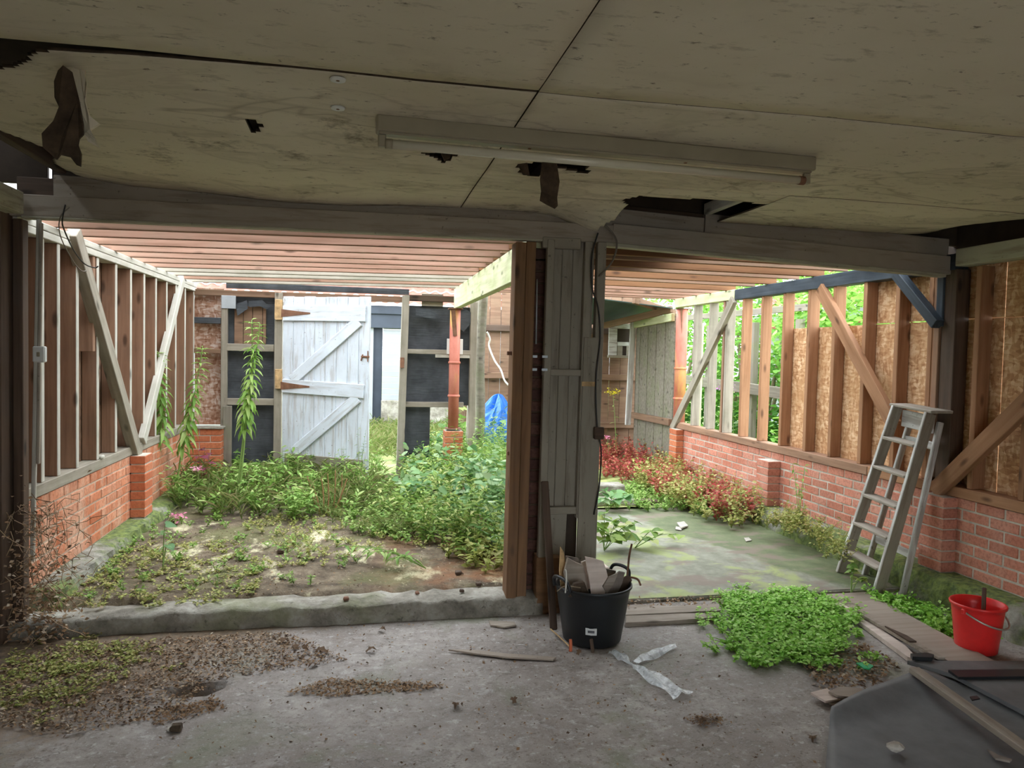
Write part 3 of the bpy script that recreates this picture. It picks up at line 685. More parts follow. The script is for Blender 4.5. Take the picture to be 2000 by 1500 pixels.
# ================================================================== LINTEL OVER THE OPENINGS
LB = S(empty('lintel', (1.0, YB, 2.3))); tag(LB, 'long painted timber lintel between garage and open bays')
def lint(z0a, z0b, xa, xb, h, y, th, mat, nm): beam(nm, (xa, y, z0a+h/2), (xb, y, z0b+h/2), th, h, mat, LB)
lint(2.275, 2.298, -1.86, 1.50, .115, YB+.02, .045, 'greypaint', 'lower_board'); lint(2.298, 2.212, 1.495, XR+.0, .125, YB+.02, .045, 'greypaint', 'lower_board')
lint(2.262, 2.288, -1.80, 1.10, .014, YB+.022, .055, 'creampaint', 'lit_underside_strip'); lint(2.278, 2.191, 1.44, XR-.05, .026, YB+.018, .060, 'creampaint', 'lit_underside_strip')  # pale strips that put the lintel's lit underside into paint
lint(2.385, 2.408, -1.66, 1.50, .125, YB+.065, .05, 'greypaint', 'upper_board')
lint(2.41, 2.385, 1.495, 2.12, .115, YB+.065, .05, 'greypaint', 'upper_board'); lint(2.402, 2.335, 2.125, XR, .125, YB+.06, .05, 'greypaint', 'upper_board')
lint(2.30, 2.32, -1.86, 1.50, .20, YB+.115, .045, 'darkwood', 'backing_board'); lint(2.34, 2.25, 1.5, XR, .22, YB+.115, .045, 'darkwood', 'backing_board')
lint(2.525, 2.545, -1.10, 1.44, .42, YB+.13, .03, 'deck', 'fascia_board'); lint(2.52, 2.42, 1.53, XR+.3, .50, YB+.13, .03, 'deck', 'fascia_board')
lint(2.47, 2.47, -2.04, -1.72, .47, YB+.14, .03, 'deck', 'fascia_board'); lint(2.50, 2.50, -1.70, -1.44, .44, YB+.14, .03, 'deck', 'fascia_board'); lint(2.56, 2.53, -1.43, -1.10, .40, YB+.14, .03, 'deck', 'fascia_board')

# ================================================================== CEILING AND THE DARK ROOF SPACE
CE = S(empty('ceiling', (1, 3, 2.47))); tag(CE, 'stained fibreboard ceiling with open seams and torn holes')
CZ = 2.47
def ceil_z(X, Y):
    z = CZ + .006*fbm(X, Y, .9, 31)
    z = z + .05*np.clip((-1.2-X)/.4, 0, 1)**2*np.clip((Y-2.6)/1.2, 0, 1)      # left edge curls up
    z = z + .05*np.clip((X-3.5)/.4, 0, 1)**2*np.clip((Y-3.6)/.6, 0, 1)
    z = z - .022*np.exp(-(((X+.2)/.7)**2+((Y-3.6)/.6)**2))
    z = z - .030*np.exp(-(((X+.35)/.5)**2+((Y-4.45)/.3)**2))
    z = z - .115*np.exp(-(((X-1.42)/.22)**2+((Y-4.48)/.24)**2))                # corner that has dropped by the post
    return z
def inpoly(P):
    def f(x, y):
        c = False; n_ = len(P); j = n_-1
        for i in range(n_):
            if (P[i][1] > y) != (P[j][1] > y) and x < (P[j][0]-P[i][0])*(y-P[i][1])/(P[j][1]-P[i][1])+P[i][0]: c = not c
            j = i
        return c
    return f
def cpoly(*uv): return [(p.x, p.y) for p in (at(u, v, Z=CZ) for u, v in uv)]
holes = [inpoly(cpoly(*q)) for q in (
    [(818, 292), (845, 300), (868, 314), (895, 298), (888, 293)],
    [(1008, 322), (1020, 340), (1052, 345), (1095, 325), (1110, 332), (1145, 340), (1155, 326), (1140, 318), (1090, 316), (1040, 316)],
    [(475, 233), (500, 228), (512, 243), (488, 256)], [(486, 250), (508, 246), (503, 256)])]
hl = inpoly(cpoly((-300, 40), (0, 68), (105, 84), (95, 100), (60, 110), (48, 128), (0, 136), (-300, 110)))
hm = lambda x, y: x > 1.45+.05*math.sin(y*14) and y > 3.80+.02*math.sin(x*9) and x < 2.19
hv = lambda x, y: (x < -1.50+.06*math.sin(y*7) and y > 3.3) or (x > 3.72+.12*abs(y-4.2) and y > 4.02) or any(h(x, y) for h in holes) or (y > 2.423 and hl(x, y))
def cpanel(x0, x1, y0, y1, step, keep=None, warp=None):
    me = grid_mesh(x0, x1, y0, y1, step, ceil_z, lambda x, y: not hv(x, y) and (keep is None or keep(x, y)), warp)
    o = link('ceiling_panel', me, 'ceiling', CE, smooth=True)
    sm = o.modifiers.new('thickness', 'SOLIDIFY'); sm.thickness = .011; sm.offset = 1; me.materials.append(M['tornboard']); sm.material_offset_rim = 1
    return o
cpanel(-1.95, .548, -1.2, 2.405, .08); cpanel(.552, 4.0, -1.2, 2.418, .10)
# the seam at the left has opened to a wedge
cpanel(-1.72, .547, 2.424, 4.44, .02, None, lambda X, Y: Y+(4.44-Y)/2.0*.05*np.clip((-.25-X)/.8, 0, 2))
cpanel(.553, 3.98, 2.423, 3.592, .03)
cpanel(.553, 1.46, 3.592, 4.45, .022, lambda x, y: not hm(x, y))
cpanel(1.46, 2.195, 3.592, 3.82, .03, lambda x, y: not hm(x, y))
cpanel(2.20, 3.90, 3.60, 4.42, .03)
for u, v in ((660, 153), (660, 209)):
    p = at(u, v, Z=CZ); r = link('fixing_washer', lathe_mesh([(.024, -.002), (.026, .004), (.02, .006)], 20), 'whiteplastic', CE, (p.x, p.y, CZ-.006), True)
    link('screw', lathe_mesh([(.006, -.003), (.006, .004)], 8), 'rust', r, (p.x, p.y, CZ-.006))
# torn flaps hanging from the holes
def flap(pts, Y0, dy, mat='tornboard', th=.008):
    c = at(*pts[0], Y=Y0)
    def bend(p): return Vector((0, dy*math.sin((c.z-p.z)*14)+.012*math.sin(p.x*90), 0))
    o = slab_poly('torn_flap', [at(u, v, Y=Y0) for u, v in pts], th, mat, CE, (0, -1, 0), .002, bend); return o
flap([(112, 138), (128, 132), (140, 140), (148, 190), (160, 240), (163, 262), (150, 268), (150, 280), (158, 300), (157, 325), (148, 322), (138, 306), (122, 303), (112, 312), (104, 306), (86, 290), (83, 262), (95, 240), (104, 225), (112, 205), (101, 185), (103, 155)], 2.56, .01)
flap([(126, 132), (150, 112), (162, 120), (165, 150), (172, 165), (170, 200), (180, 230), (197, 243), (180, 256), (194, 288), (172, 276), (165, 262), (150, 200), (138, 150)], 2.60, -.02, 'ceiling')
flap([(1058, 318), (1086, 316), (1096, 352), (1090, 385), (1092, 400), (1084, 408), (1070, 398), (1056, 392), (1060, 372), (1056, 350)], 3.24, .02)
flap([(1012, 320), (1030, 318), (1036, 340), (1022, 342)], 3.24, .01); flap([(862, 296), (884, 294), (880, 308), (868, 314)], 3.20, .01)
# roof space: battens, purlin, deck with gaps, all dark
for x in (-1.62, -.45, .9, 2.14, 3.2): beam('roof_batten', (x, -1.2, CZ+.085), (x, 4.45, CZ+.085), .045, .07, 'darkwood' if x != 2.14 else 'palewood', CE)
box('roof_deck', (-2.0, -1.4, 2.93), (4.6, 3.2, 2.96), 'deck', CE, .002); box('roof_deck', (-1.93, 3.205, 2.93), (4.6, 4.62, 2.96), 'deck', CE, .002)
S(box('wall_left_gable', (-2.06, -1.4, 2.38), (-2.03, 4.58, 2.96), 'deck', None, .002)); S(box('wall_right_gable', (4.06, -1.4, 2.34), (4.09, 4.6, 2.96), 'deck', None, .002))
# walls of the garage behind the camera, with an unseen opening added to let in fill light
S(box('wall_right_front', (XR+.10, -1.3, 0), (XR+.16, 1.62, 2.4), 'darkwood', None, .004)); S(box('wall_right_lower', (XR+.10, 1.6, 0), (XR+.16, 2.22, .75), 'darkwood', None, .004))
wf = S(empty('wall_front', (1, -1.2, 0))); tag(wf, 'front wall of the garage behind the camera with an opening added for fill light')
OX0, OX1, OZ = .15, 1.85, 1.95
box('wall_pier', (-2.3, -1.3, 0), (OX0, -1.2, 2.95), 'greypaint', wf, .004); box('wall_pier', (OX1, -1.3, 0), (4.3, -1.2, 2.95), 'greypaint', wf, .004)
box('opening_head', (OX0, -1.3, OZ), (OX1, -1.2, 2.95), 'greypaint', wf, .004)
S(box('driveway', (-8, -14, -.25), (10, -1.2, -.005), 'kerb', None, 0))
# ================================================================== CENTRE POST GROUP
TP = empty('timber_post', (.95, 4.4, .13)); tag(TP, 'tall orange-brown timber post of bolted lengths between the two bays', 'post')
xa, xb, xc = at(1001, 700, Y=4.40).x-.01, at(1018, 700, Y=4.40).x, at(1038, 700, Y=4.40).x
beam('post_length', ((xa+xb)/2, 4.445, .10), ((xa+xb)/2+.012, 4.445, 2.275), .13, xb-xa, 'postbrown', TP, up=(1, 0, 0)); beam('post_length', ((xb+xc)/2, 4.45, .10), ((xb+xc)/2+.012, 4.45, 2.28), .13, xc-xb-.003, 'postbrown', TP, up=(1, 0, 0))
for v in (690, 885, 1058): p = at(1000, v, Y=4.42); box('bolt', (p.x-.03, 4.41, p.z-.012), (p.x+.0, 4.435, p.z+.012), 'rust', TP, .004)
BP = S(empty('brick_pier', (1.06, 4.58, 0))); tag(BP, 'narrow dark brick pier behind the timber post')
for c in range(31): link('brick', mcopy(box_cache(.125, .213, .063), 'brickdark'), None, BP, (1.075+(.004 if c % 2 else -.004), 4.60, .0+.073*(c+.5)))
box('mortar', (1.02, 4.50, 0), (1.13, 4.70, 2.26), 'tornboard', BP, 0)
PN = empty('boarded_panel', (1.26, 4.42, 0)); tag(PN, 'grubby white-painted boarded door panel standing beside the timber post', 'panel')
def px_(u, v=700): return at(u, v, Y=4.42).x
def pz_(v, u=1100): return at(u, v, Y=4.42).z
def pstile(nm, u0, u1, v0, v1, y, th, mat='panelpaint'):
    vm = (v0+v1)/2; x0, x1 = px_(u0, vm), px_(u1, vm); beam(nm, ((x0+x1)/2-.008, y, max(.02, pz_(v1))), ((x0+x1)/2+.006, y, min(2.30, pz_(v0))), th, x1-x0, mat, PN, up=(1, 0, 0))
pstile('stile', 1056, 1070, 468, 1190, 4.40, .05); pstile('stile', 1131, 1146, 468, 1010, 4.40, .05); pstile('stile', 1152, 1168, 466, 1190, 4.395, .06)
for u0, u1 in ((1070, 1091), (1091.5, 1112), (1112.5, 1133)): pstile('board', u0, u1, 470, 990 if u0 > 1110 else 1000, 4.435, .016)
pstile('board', 1068, 1105, 1000, 1150, 4.44, .016); pstile('board', 1145, 1153, 468, 1000, 4.43, .02); pstile('wide_board', 1127, 1164, 658, 1185, 4.372, .02)
for v0, v1 in ((466, 487), (721, 734), (988, 1002)): beam('rail', (px_(1058, v0), 4.405, (pz_(v0)+pz_(v1))/2), (px_(1132, v0), 4.405, (pz_(v0)+pz_(v1))/2), .045, pz_(v0)-pz_(v1), 'panelpaint', PN)
beam('slot_shade', (px_(1115, 1050), 4.455, .02), (px_(1115, 1050), 4.455, pz_(1000)), .012, .09, 'deck', PN, up=(1, 0, 0))  # dark sheet standing in for the shade inside an open slot
box('sole_block', (px_(1045, 1100), 4.37, 0), (px_(1092, 1100), 4.49, pz_(1083)), 'postbrown', PN, .006)
for v in (698, 723): box('metal_tab', (px_(1037), 4.372, pz_(v+2)), (px_(1046), 4.376, pz_(v-3)), 'galv', PN, .001); box('metal_tab', (px_(1055), 4.370, pz_(v+2)), (px_(1066), 4.374, pz_(v-3)), 'galv', PN, .001)
tube('metal_strip', [at(1049, 545, Y=4.39), at(1047, 672, Y=4.39)], .005, 'galv', PN, 6, True, 1)
box('tape_patch', (px_(1131, 748), 4.3595, pz_(753)), (px_(1158, 748), 4.3615, pz_(744)), 'rustorange', PN, .0)
tag(box('timber_block', (1.40, 4.46, .02), (1.56, 4.60, .25), 'scrap', None, .006), 'pale sawn timber block on end at the foot of the boarded panel', 'wood block')
tag(beam('wooden_lath', at(1083, 1232, Z=.005)+Vector((0, .02, 0)), at(1064, 940, Y=4.36), .012, .045, 'darkwood', None, up=(1, 0, 0)), 'dark wooden lath leaning on the boarded panel behind the tub', 'lath')
c = tube('power_cable', [at(1180, 437, Y=4.33), at(1204, 470, Y=4.33), at(1196, 510, Y=4.33), at(1170, 540, Y=4.33)], .006, 'cablebrown'); tag(c, 'short stiff grey cable curving out from under the lintel', 'cable')
c = tube('power_cable', [at(1168, 455, Y=4.34), at(1156, 500, Y=4.345), at(1156, 560, Y=4.345), at(1168, 600, Y=4.35), at(1172, 660, Y=4.35), at(1164, 740, Y=4.345), at(1166, 830, Y=4.34), at(1174, 880, Y=4.34), at(1170, 950, Y=4.34), at(1160, 1005, Y=4.35)], .005, 'cableblack'); tag(c, 'thin black cable hanging down the right edge of the boarded panel', 'cable')
b = box('socket_box', (at(1160, 850, Y=4.33).x, 4.315, at(1165, 858, Y=4.33).z), (at(1179, 850, Y=4.33).x, 4.345, at(1165, 834, Y=4.33).z), 'darkwood', None, .006); tag(b, 'small dark socket box dangling on the black cable', 'socket')

# ---- left corner: conduit, switch, cables
CD = empty('conduit', (-1.77, 4.40, .4)); tag(CD, 'pale painted conduit strip rising up the left corner post', 'conduit')
beam('strip', (at(62, 1080, Y=4.38).x, 4.39, .42), (at(75, 432, Y=4.38).x, 4.39, 2.26), .02, .022, 'palewood', CD, up=(1, 0, 0))
beam('strip', (at(74, 900, Y=4.38).x, 4.385, .95), (at(80, 440, Y=4.38).x, 4.385, 2.24), .018, .018, 'greypaint', CD, up=(1, 0, 0))
p = at(79, 692, Y=4.36); SW = box('light_switch', (p.x-.03, 4.335, p.z-.043), (p.x+.03, 4.372, p.z+.043), 'whiteplastic', None, .006); tag(SW, 'white surface-mounted light switch on the conduit by the left post', 'switch')
box('rocker', (p.x-.006, 4.326, p.z-.012), (p.x+.008, 4.336, p.z+.012), 'offwhite', SW, .002)
c = tube('loose_cable', [at(128, 400, Y=4.33), at(122, 430, Y=4.33), at(126, 450, Y=4.4), at(145, 490, Y=4.7), at(165, 515, Y=4.9), at(185, 523, Y=5.0), at(192, 520, Y=5.0)], .004, 'cableblack'); tag(c, 'black cable looping down from the lintel at the left brace', 'cable')
c = tube('loose_cable', [at(136, 405, Y=4.33), at(118, 425, Y=4.34), at(118, 460, Y=4.45), at(140, 505, Y=4.75), at(158, 528, Y=4.85), at(170, 529, Y=4.9)], .003, 'cablebrown'); tag(c, 'thinner brown cable drooping beside the black one at the left brace', 'cable')

# ================================================================== FLUORESCENT FITTING
p0, p1 = at(735, 232, Z=2.46), at(1585, 314, Z=2.46); p0.z = p1.z = 2.47; ax = (p1-p0).normalized(); sd = Vector((-ax.y, ax.x, 0)); L = (p1-p0).length
FT = empty('fluorescent_light', (p0+p1)/2); tag(FT, 'long unlit single-tube fluorescent fitting screwed to the ceiling', 'light')
up = Vector((0, 0, 1))
beam('housing', p0-up*.030+sd*.0, p1-up*.030, .075, .06, 'offwhite', FT, bev=.006)
beam('spine', p0-up*.062+ax*.01, p1-up*.062-ax*.01, .045, .012, 'offwhite', FT, bev=.004)
tc = -up*.098
tube('tube', [p0+ax*.035+tc, p1-ax*.035+tc], .017, 'tubeglass', FT, 16, True, 1)
for q, s in ((p0, 1), (p1, -1)):
    h = beam('lamp_holder', q+ax*s*.022-up*.066, q+ax*s*.022-up*.112, .022, .03, 'offwhite', FT, up=ax)
    tube('end_cap', [q+ax*s*.034+tc, q+ax*s*.060+tc], .0185, 'rust' if s < 0 else 'offwhite', FT, 16, True, 1)
for t in (.32, .68): box('screw', p0+ax*L*t-up*.07-Vector((.006, .006, 0)), p0+ax*L*t-up*.062+Vector((.006, .006, .004)), 'rust', FT, .001)

# ================================================================== STEPLADDER, folded and leaned on the right wall
LD = empty('stepladder', (3.6, 4.6, 0)); tag(LD, 'paint-worn wooden stepladder leaning folded against the right brick wall', 'ladder')
fF, fN = Vector((3.515, 4.87, .025)), Vector((3.470, 4.41, .012)); tF, tN = Vector((3.785, 4.69, 1.285)), Vector((3.785, 4.37, 1.262))
sdir = (tN-fN).normalized(); yv = Vector((0, 1, 0))
for a, b in ((fF, tF), (fN, tN)):
    o = beam('stile', a, b, .026, .085, 'ladderpaint', LD, up=(-1, 0, .2))
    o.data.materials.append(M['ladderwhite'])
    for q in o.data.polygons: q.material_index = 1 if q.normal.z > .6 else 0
for i in range(5):
    t = (.175+.2165*i)/1.27; a, b = fF.lerp(tF, t), fN.lerp(tN, t)
    beam('tread', a+Vector((.0, -.012, .0)), b+Vector((.0, .012, .0)), .105, .020, 'tread', LD, up=(0, 0, 1))
c0, c1 = tF+Vector((.055, .045, .012)), tN+Vector((.055, -.045, .012)); beam('top_board', c0, c1, .175, .020, 'tread', LD)
beam('top_riser', tF+Vector((.04, -.01, -.08)), tN+Vector((.04, .01, -.08)), .018, .12, 'ladderwhite', LD)
bF, bN = Vector((3.665, 4.81, .012)), Vector((3.63, 4.37, .004)); uF, uN = Vector((3.885, 4.66, 1.22)), Vector((3.885, 4.39, 1.20))
for a, b in ((bF, uF), (bN, uN)): beam('back_leg', a, b, .025, .045, 'ladderwhite', LD, up=(-1, 0, .2))
for t in (.24, .86): beam('back_rail', bF.lerp(uF, t), bN.lerp(uN, t), .02, .055, 'ladderwhite', LD)

# ================================================================== BLACK TUB AND ITS SCRAP WOOD
TB = Vector((1.283, 3.945, .004)); TU = empty('rubble_tub', TB); tag(TU, 'black flexible rubble tub full of scrap wood by the centre post', 'tub')
prof = [(.0, .004), (.155, .004), (.163, .012), (.205, .28), (.212, .308), (.219, .312), (.219, .322), (.210, .324), (.205, .312), (.197, .28), (.155, .02), (.0, .016)]
link('body', lathe_mesh(prof, 48, True), 'blackplastic', TU, TB, True)
for s, a in ((-1, math.radians(200)), (1, math.radians(28))):
    d = Vector((math.cos(a), math.sin(a), 0)); t = Vector((-d.y, d.x, 0)); c = TB+d*.212+Vector((0, 0, .317))
    tube('handle', [c-t*.075, c-t*.065+Vector((0, 0, .045))+d*.012, c-t*.03+Vector((0, 0, .062))+d*.016, c+t*.03+Vector((0, 0, .062))+d*.016, c+t*.065+Vector((0, 0, .045))+d*.012, c+t*.075], .010, 'blackplastic', TU, 8)
ang = math.atan2(-TB.y, -TB.x)-.02
def tubpt(a, z, off=0): r = .163+(.205-.163)*(z-.012)/.288+off; return TB+Vector((r*math.cos(a), r*math.sin(a), z))
STK = slab_poly('sticker', [tubpt(ang-.17, .085, .003), tubpt(ang, .085, .006), tubpt(ang+.17, .085, .003), tubpt(ang+.17, .125, .003), tubpt(ang, .125, .006), tubpt(ang-.17, .125, .003)], .002, 'sticker', TU, (math.cos(ang), math.sin(ang), 0))
slab_poly('sticker_print', [tubpt(ang-.10, .098, .0062), tubpt(ang+.10, .098, .0062), tubpt(ang+.10, .112, .0062), tubpt(ang-.10, .112, .0062)], .001, 'stickerink', STK, (math.cos(ang), math.sin(ang), 0))
def scrap(nm, lab, uv, Y, th, mat, cat='wood scrap', lean=.05):
    base = min(at(u, v, Y=Y).z for u, v in uv)
    o = slab_poly(nm, [at(u, v, Y=Y) for u, v in uv], th, mat, None, (0, -1, 0), .0015, lambda p: Vector((0, lean*(p.z-base)*2, 0))); tag(o, lab, cat); return o
Yt = TB.y
scrap('board_offcut', 'pale split board offcut standing upright in the middle of the tub', [(1156, 1163), (1150, 1120), (1146, 1090), (1162, 1093), (1180, 1098), (1186, 1115), (1190, 1135), (1184, 1150), (1180, 1163), (1170, 1160)], Yt-.10, .018, 'scrap')
scrap('board_offcut', 'rough brown board with flaking face at the left inside the tub', [(1108, 1165), (1104, 1120), (1112, 1092), (1126, 1100), (1140, 1106), (1148, 1130), (1150, 1165)], Yt-.02, .022, 'rotten')
scrap('board_offcut', 'grey board offcut leaning at the back left of the tub', [(1112, 1150), (1108, 1088), (1130, 1092), (1142, 1112), (1136, 1150)], Yt+.06, .018, 'scrapdark')
scrap('board_offcut', 'square-ended pale board standing tall at the back of the tub', [(1140, 1150), (1138, 1100), (1152, 1094), (1160, 1104), (1162, 1150)], Yt+.03, .016, 'scrap')
scrap('board_offcut', 'weathered grey offcut between the pale boards and the right splinters', [(1172, 1155), (1184, 1112), (1204, 1116), (1198, 1155)], Yt+.04, .016, 'weathered')
scrap('timber_splinter', 'broad dark splinter slanting at the right of the tub', [(1176, 1162), (1196, 1128), (1212, 1118), (1222, 1120), (1216, 1140), (1204, 1162)], Yt-.06, .016, 'scrapdark')
scrap('timber_splinter', 'narrow blackened splinter at the right rim of the tub', [(1202, 1164), (1218, 1130), (1228, 1124), (1236, 1134), (1222, 1160)], Yt-.03, .012, 'darkwood')
scrap('timber_splinter', 'grey splinter lying between pale offcut and dark splinter in the tub', [(1178, 1146), (1190, 1128), (1208, 1120), (1200, 1140), (1186, 1160)], Yt-.11, .012, 'rotten')
scrap('bark_chunk', 'brown rotten chunk low in the front of the tub', [(1112, 1166), (1122, 1142), (1142, 1138), (1152, 1166)], Yt-.13, .03, 'tornboard')
scrap('wood_strip', 'rust-brown strip end poking up at the left of the tub', [(1096, 1150), (1094, 1115), (1097, 1070), (1103, 1080), (1106, 1100), (1104, 1150)], Yt+.05, .012, 'rustorange')
tag(tube('bent_wire', [at(1104, 1158, Y=Yt-.14), at(1106, 1138, Y=Yt-.15), at(1106, 1118, Y=Yt-.15), at(1104, 1112, Y=Yt-.15)], .004, 'cablewhite'), 'pale bent wire standing at the left front of the tub', 'wire')
tag(tube('pale_twig', [at(1088, 1155, Y=Yt-.1), at(1104, 1145, Y=Yt-.12), at(1134, 1148, Y=Yt-.14)], .003, 'stem_dry'), 'thin straw-coloured twig lying across the tub at left', 'twig')
tag(tube('iron_rod', [at(1222, 1150, Y=Yt-.02), at(1226, 1115, Y=Yt), at(1229, 1085, Y=Yt+.02), at(1234, 1062, Y=Yt+.03)], .006, 'rust'), 'thin rusty rod sticking up from the right of the tub', 'rod')
tag(tube('iron_hook', [at(1224, 1128, Y=Yt-.0), at(1236, 1128, Y=Yt-.02), at(1246, 1132, Y=Yt-.03), at(1251, 1143, Y=Yt-.03)], .006, 'rust'), 'short bent iron hook projecting over the right rim of the tub', 'hook')
q = at(1114, 1272, Z=.0); tag(tube('orange_scrap', [q, q+Vector((.003, .004, .03)), q+Vector((.002, .012, .062))], .009, 'orangebit'), 'small upright orange plastic stub in front of the tub', 'plastic scrap')
q = at(1158, 1275, Z=0); tag(beam('bark_sliver', q, q+Vector((-.006, .02, .07)), .02, .012, 'darkwood'), 'dark bark sliver resting against the front of the tub', 'bark')
tag(tube('straw_stalk', [at(1075, 1228, Z=.01), at(1093, 1244, Z=.03), at(1112, 1262, Z=.02)], .004, 'rustorange'), 'yellow-brown dry stalk lying at the left foot of the tub', 'stalk')

# ================================================================== RED BUCKET
RB = Vector((3.372, 3.475, .012)); BU = empty('red_bucket', RB); tag(BU, 'red plastic bucket with white wire handle beside the right wall', 'bucket')
prof = [(.0, .0), (.098, .0), (.104, .006), (.128, .225), (.131, .25), (.140, .252), (.142, .262), (.138, .268), (.131, .266), (.124, .225), (.10, .012), (.0, .010)]
link('body', lathe_mesh(prof, 44, True), 'redplastic', BU, RB, True)
pts = []
for i in range(15):
    t = math.pi*i/14; hd = Vector((math.cos(.35), math.sin(.35), 0)); fd = Vector((hd.y, -hd.x, 0))
    pts.append(RB+Vector((0, 0, .238))-hd*.143*math.cos(t)+fd*.150*math.sin(t)-Vector((0, 0, .075*math.sin(t))))
tube('handle', pts, .0055, 'wire', BU, 8, True, 2)
for e in (pts[0], pts[-1]): box('handle_lug', e-Vector((.012, .012, .014)), e+Vector((.012, .012, .014)), 'redplastic', BU, .004)
tag(beam('wooden_stick', RB+Vector((.02, -.02, .06)), RB+Vector((.085, .05, .33)), .022, .03, 'darkwood'), 'dark wooden stick standing in the red bucket', 'stick')

# ================================================================== BOARDS AND SHEETS AT THE RIGHT
def flat(nm, uv, z, th, mat, lab, cat, bend=None, jit=0):
    o = slab_poly(nm, [at(u, v, Z=z) for u, v in uv], th, mat, None, (0, 0, 1), jit, bend); tag(o, lab, cat); return o
flat('plywood_strip', [(1613, 1160), (1690, 1156), (1945, 1292), (1862, 1296)], .035, .012, 'ply', 'long grey-brown plywood strip lying from ladder foot to red bucket', 'board')
flat('split_timber', [(1630, 1178), (1645, 1176), (1770, 1262), (1795, 1290), (1772, 1282)], .03, .025, 'scrap', 'long pale split timber edging the weed patch', 'timber')
flat('split_timber', [(1680, 1198), (1692, 1200), (1838, 1280), (1812, 1276)], .055, .016, 'rotten', 'thin grey splintered lath lying on the plywood strip edge', 'timber')
flat('split_timber', [(1722, 1222), (1760, 1240), (1846, 1284), (1832, 1284)], .06, .012, 'rotten', 'short splinter beside the dark gap in the plywood strip', 'timber')
flat('dark_lath', [(1728, 1222), (1770, 1240), (1790, 1252), (1776, 1252)], .068, .008, 'darkwood', 'blackened sliver on the plywood strip', 'wood scrap')
flat('black_clip', [(1778, 1276), (1810, 1274), (1824, 1278), (1820, 1284), (1782, 1282)], .075, .02, 'blackplastic', 'small black plastic clip where splintered timbers meet the lino', 'plastic scrap')
# grey lino sheet with its far edge curled up
A, B, Cc = at(1622, 1402, Z=0), at(1794, 1326, Z=0), Vector((3.9, 2.0, 0)); Dd = A+(at(1612, 1500, Z=0)-A)*2.2
def lino():
    V = []; F = []; nu, nv = 26, 34
    for j in range(nv+1):
        v = j/nv
        for i in range(nu+1):
            u = i/nu; P = A.lerp(B, u).lerp(Dd.lerp(Cc, u), v)
            h = .055*math.exp(-(v/.10)**2)*(.75+.25*math.sin(math.pi*u))+.005*math.sin(u*7+v*5)+.010
            V.append(P+Vector((0, 0, h)))
    for j in range(nv):
        for i in range(nu): a = j*(nu+1)+i; F.append((a, a+nu+1, a+nu+2, a+1))
    o = link('lino_sheet', pydata(V, F), 'greylino', None, (0, 0, 0), True); sm = o.modifiers.new('thickness', 'SOLIDIFY'); sm.thickness = .004; return o
tag(lino(), 'dark grey lino sheet with curled far edge at the lower right', 'sheet')
flat('lino_offcut', [(1772, 1290), (1850, 1290), (2120, 1292), (2200, 1420), (2060, 1420), (1860, 1316)], .05, .02, 'greylino', 'flat grey backing board under the timber length at the right edge', 'board')
flat('black_strip', [(1852, 1308), (2080, 1306), (2080, 1320), (1872, 1322)], .066, .012, 'blackplastic', 'thick black edging strip lying on the grey board', 'strip')
a, b = at(1785, 1308, Z=.075), at(2040, 1490, Z=.075); tag(beam('timber_length', a, b, .055, .03, 'rotten'), 'long grey timber length lying diagonally over the lino sheet', 'timber')
flat('board_scrap', [(1583, 1352), (1615, 1344), (1642, 1364), (1612, 1369)], .035, .010, 'scrap', 'pale pointed plywood scrap on the floor beside the lino curl', 'wood scrap')
flat('board_scrap', [(1618, 1350), (1640, 1340), (1682, 1344), (1696, 1356), (1680, 1363), (1636, 1358)], .05, .010, 'ply', 'rounded brown board scrap lying on the pale plywood scrap', 'wood scrap')
flat('board_scrap', [(1612, 1368), (1640, 1362), (1690, 1366), (1640, 1380)], .02, .01, 'rotten', 'grey board scrap under the rounded brown one', 'wood scrap')
flat('green_scrap', [(1672, 1294), (1690, 1292), (1706, 1300), (1698, 1306), (1686, 1304)], .04, .006, 'greenbit', 'bright green plastic scrap in the rubble by the weed patch', 'plastic scrap')
def rock(nm, p, s, mat, lab, cat='stone'):
    bm = bmesh.new(); bmesh.ops.create_icosphere(bm, subdivisions=2, radius=1)
    for v in bm.verts:
        k_ = 1+random.uniform(-.16, .16); v.co = Vector((v.co.x*s[0]*k_, v.co.y*s[1]*k_, v.co.z*s[2]*k_))
    o = link(nm, bm_mesh(bm), mat, None, Vector(p)+Vector((0, 0, s[2]*.8))); tag(o, lab, cat); return o
rock('stone', at(1748, 1465, Z=.02), (.036, .028, .018), 'stone', 'pale pointed stone lying on the grey lino sheet')
flat('bark_strip', [(1928, 1462), (1950, 1474), (1976, 1482), (1972, 1486), (1944, 1480)], .03, .008, 'scrapdark', 'thin curved bark strip on the lino near the timber length', 'bark')
flat('black_scrap', [(1894, 1360), (1908, 1358), (1914, 1364), (1898, 1367)], .06, .005, 'blackplastic', 'tiny black scrap on the grey board at the right', 'plastic scrap')
# rotten sill timbers before the right slab
for i, (uv, lab) in enumerate((([(1225, 1180), (1300, 1184), (1405, 1180), (1408, 1192), (1300, 1198), (1222, 1200)], 'rotten grey sill timber nearest the right slab'), ([(1222, 1200), (1310, 1199), (1398, 1196), (1402, 1206), (1300, 1213), (1222, 1216)], 'crumbling second sill timber on the garage floor side'))):
    flat('rotten_sill', uv, .03-.006*i, .03, 'rotten', lab, 'timber', None, .004)
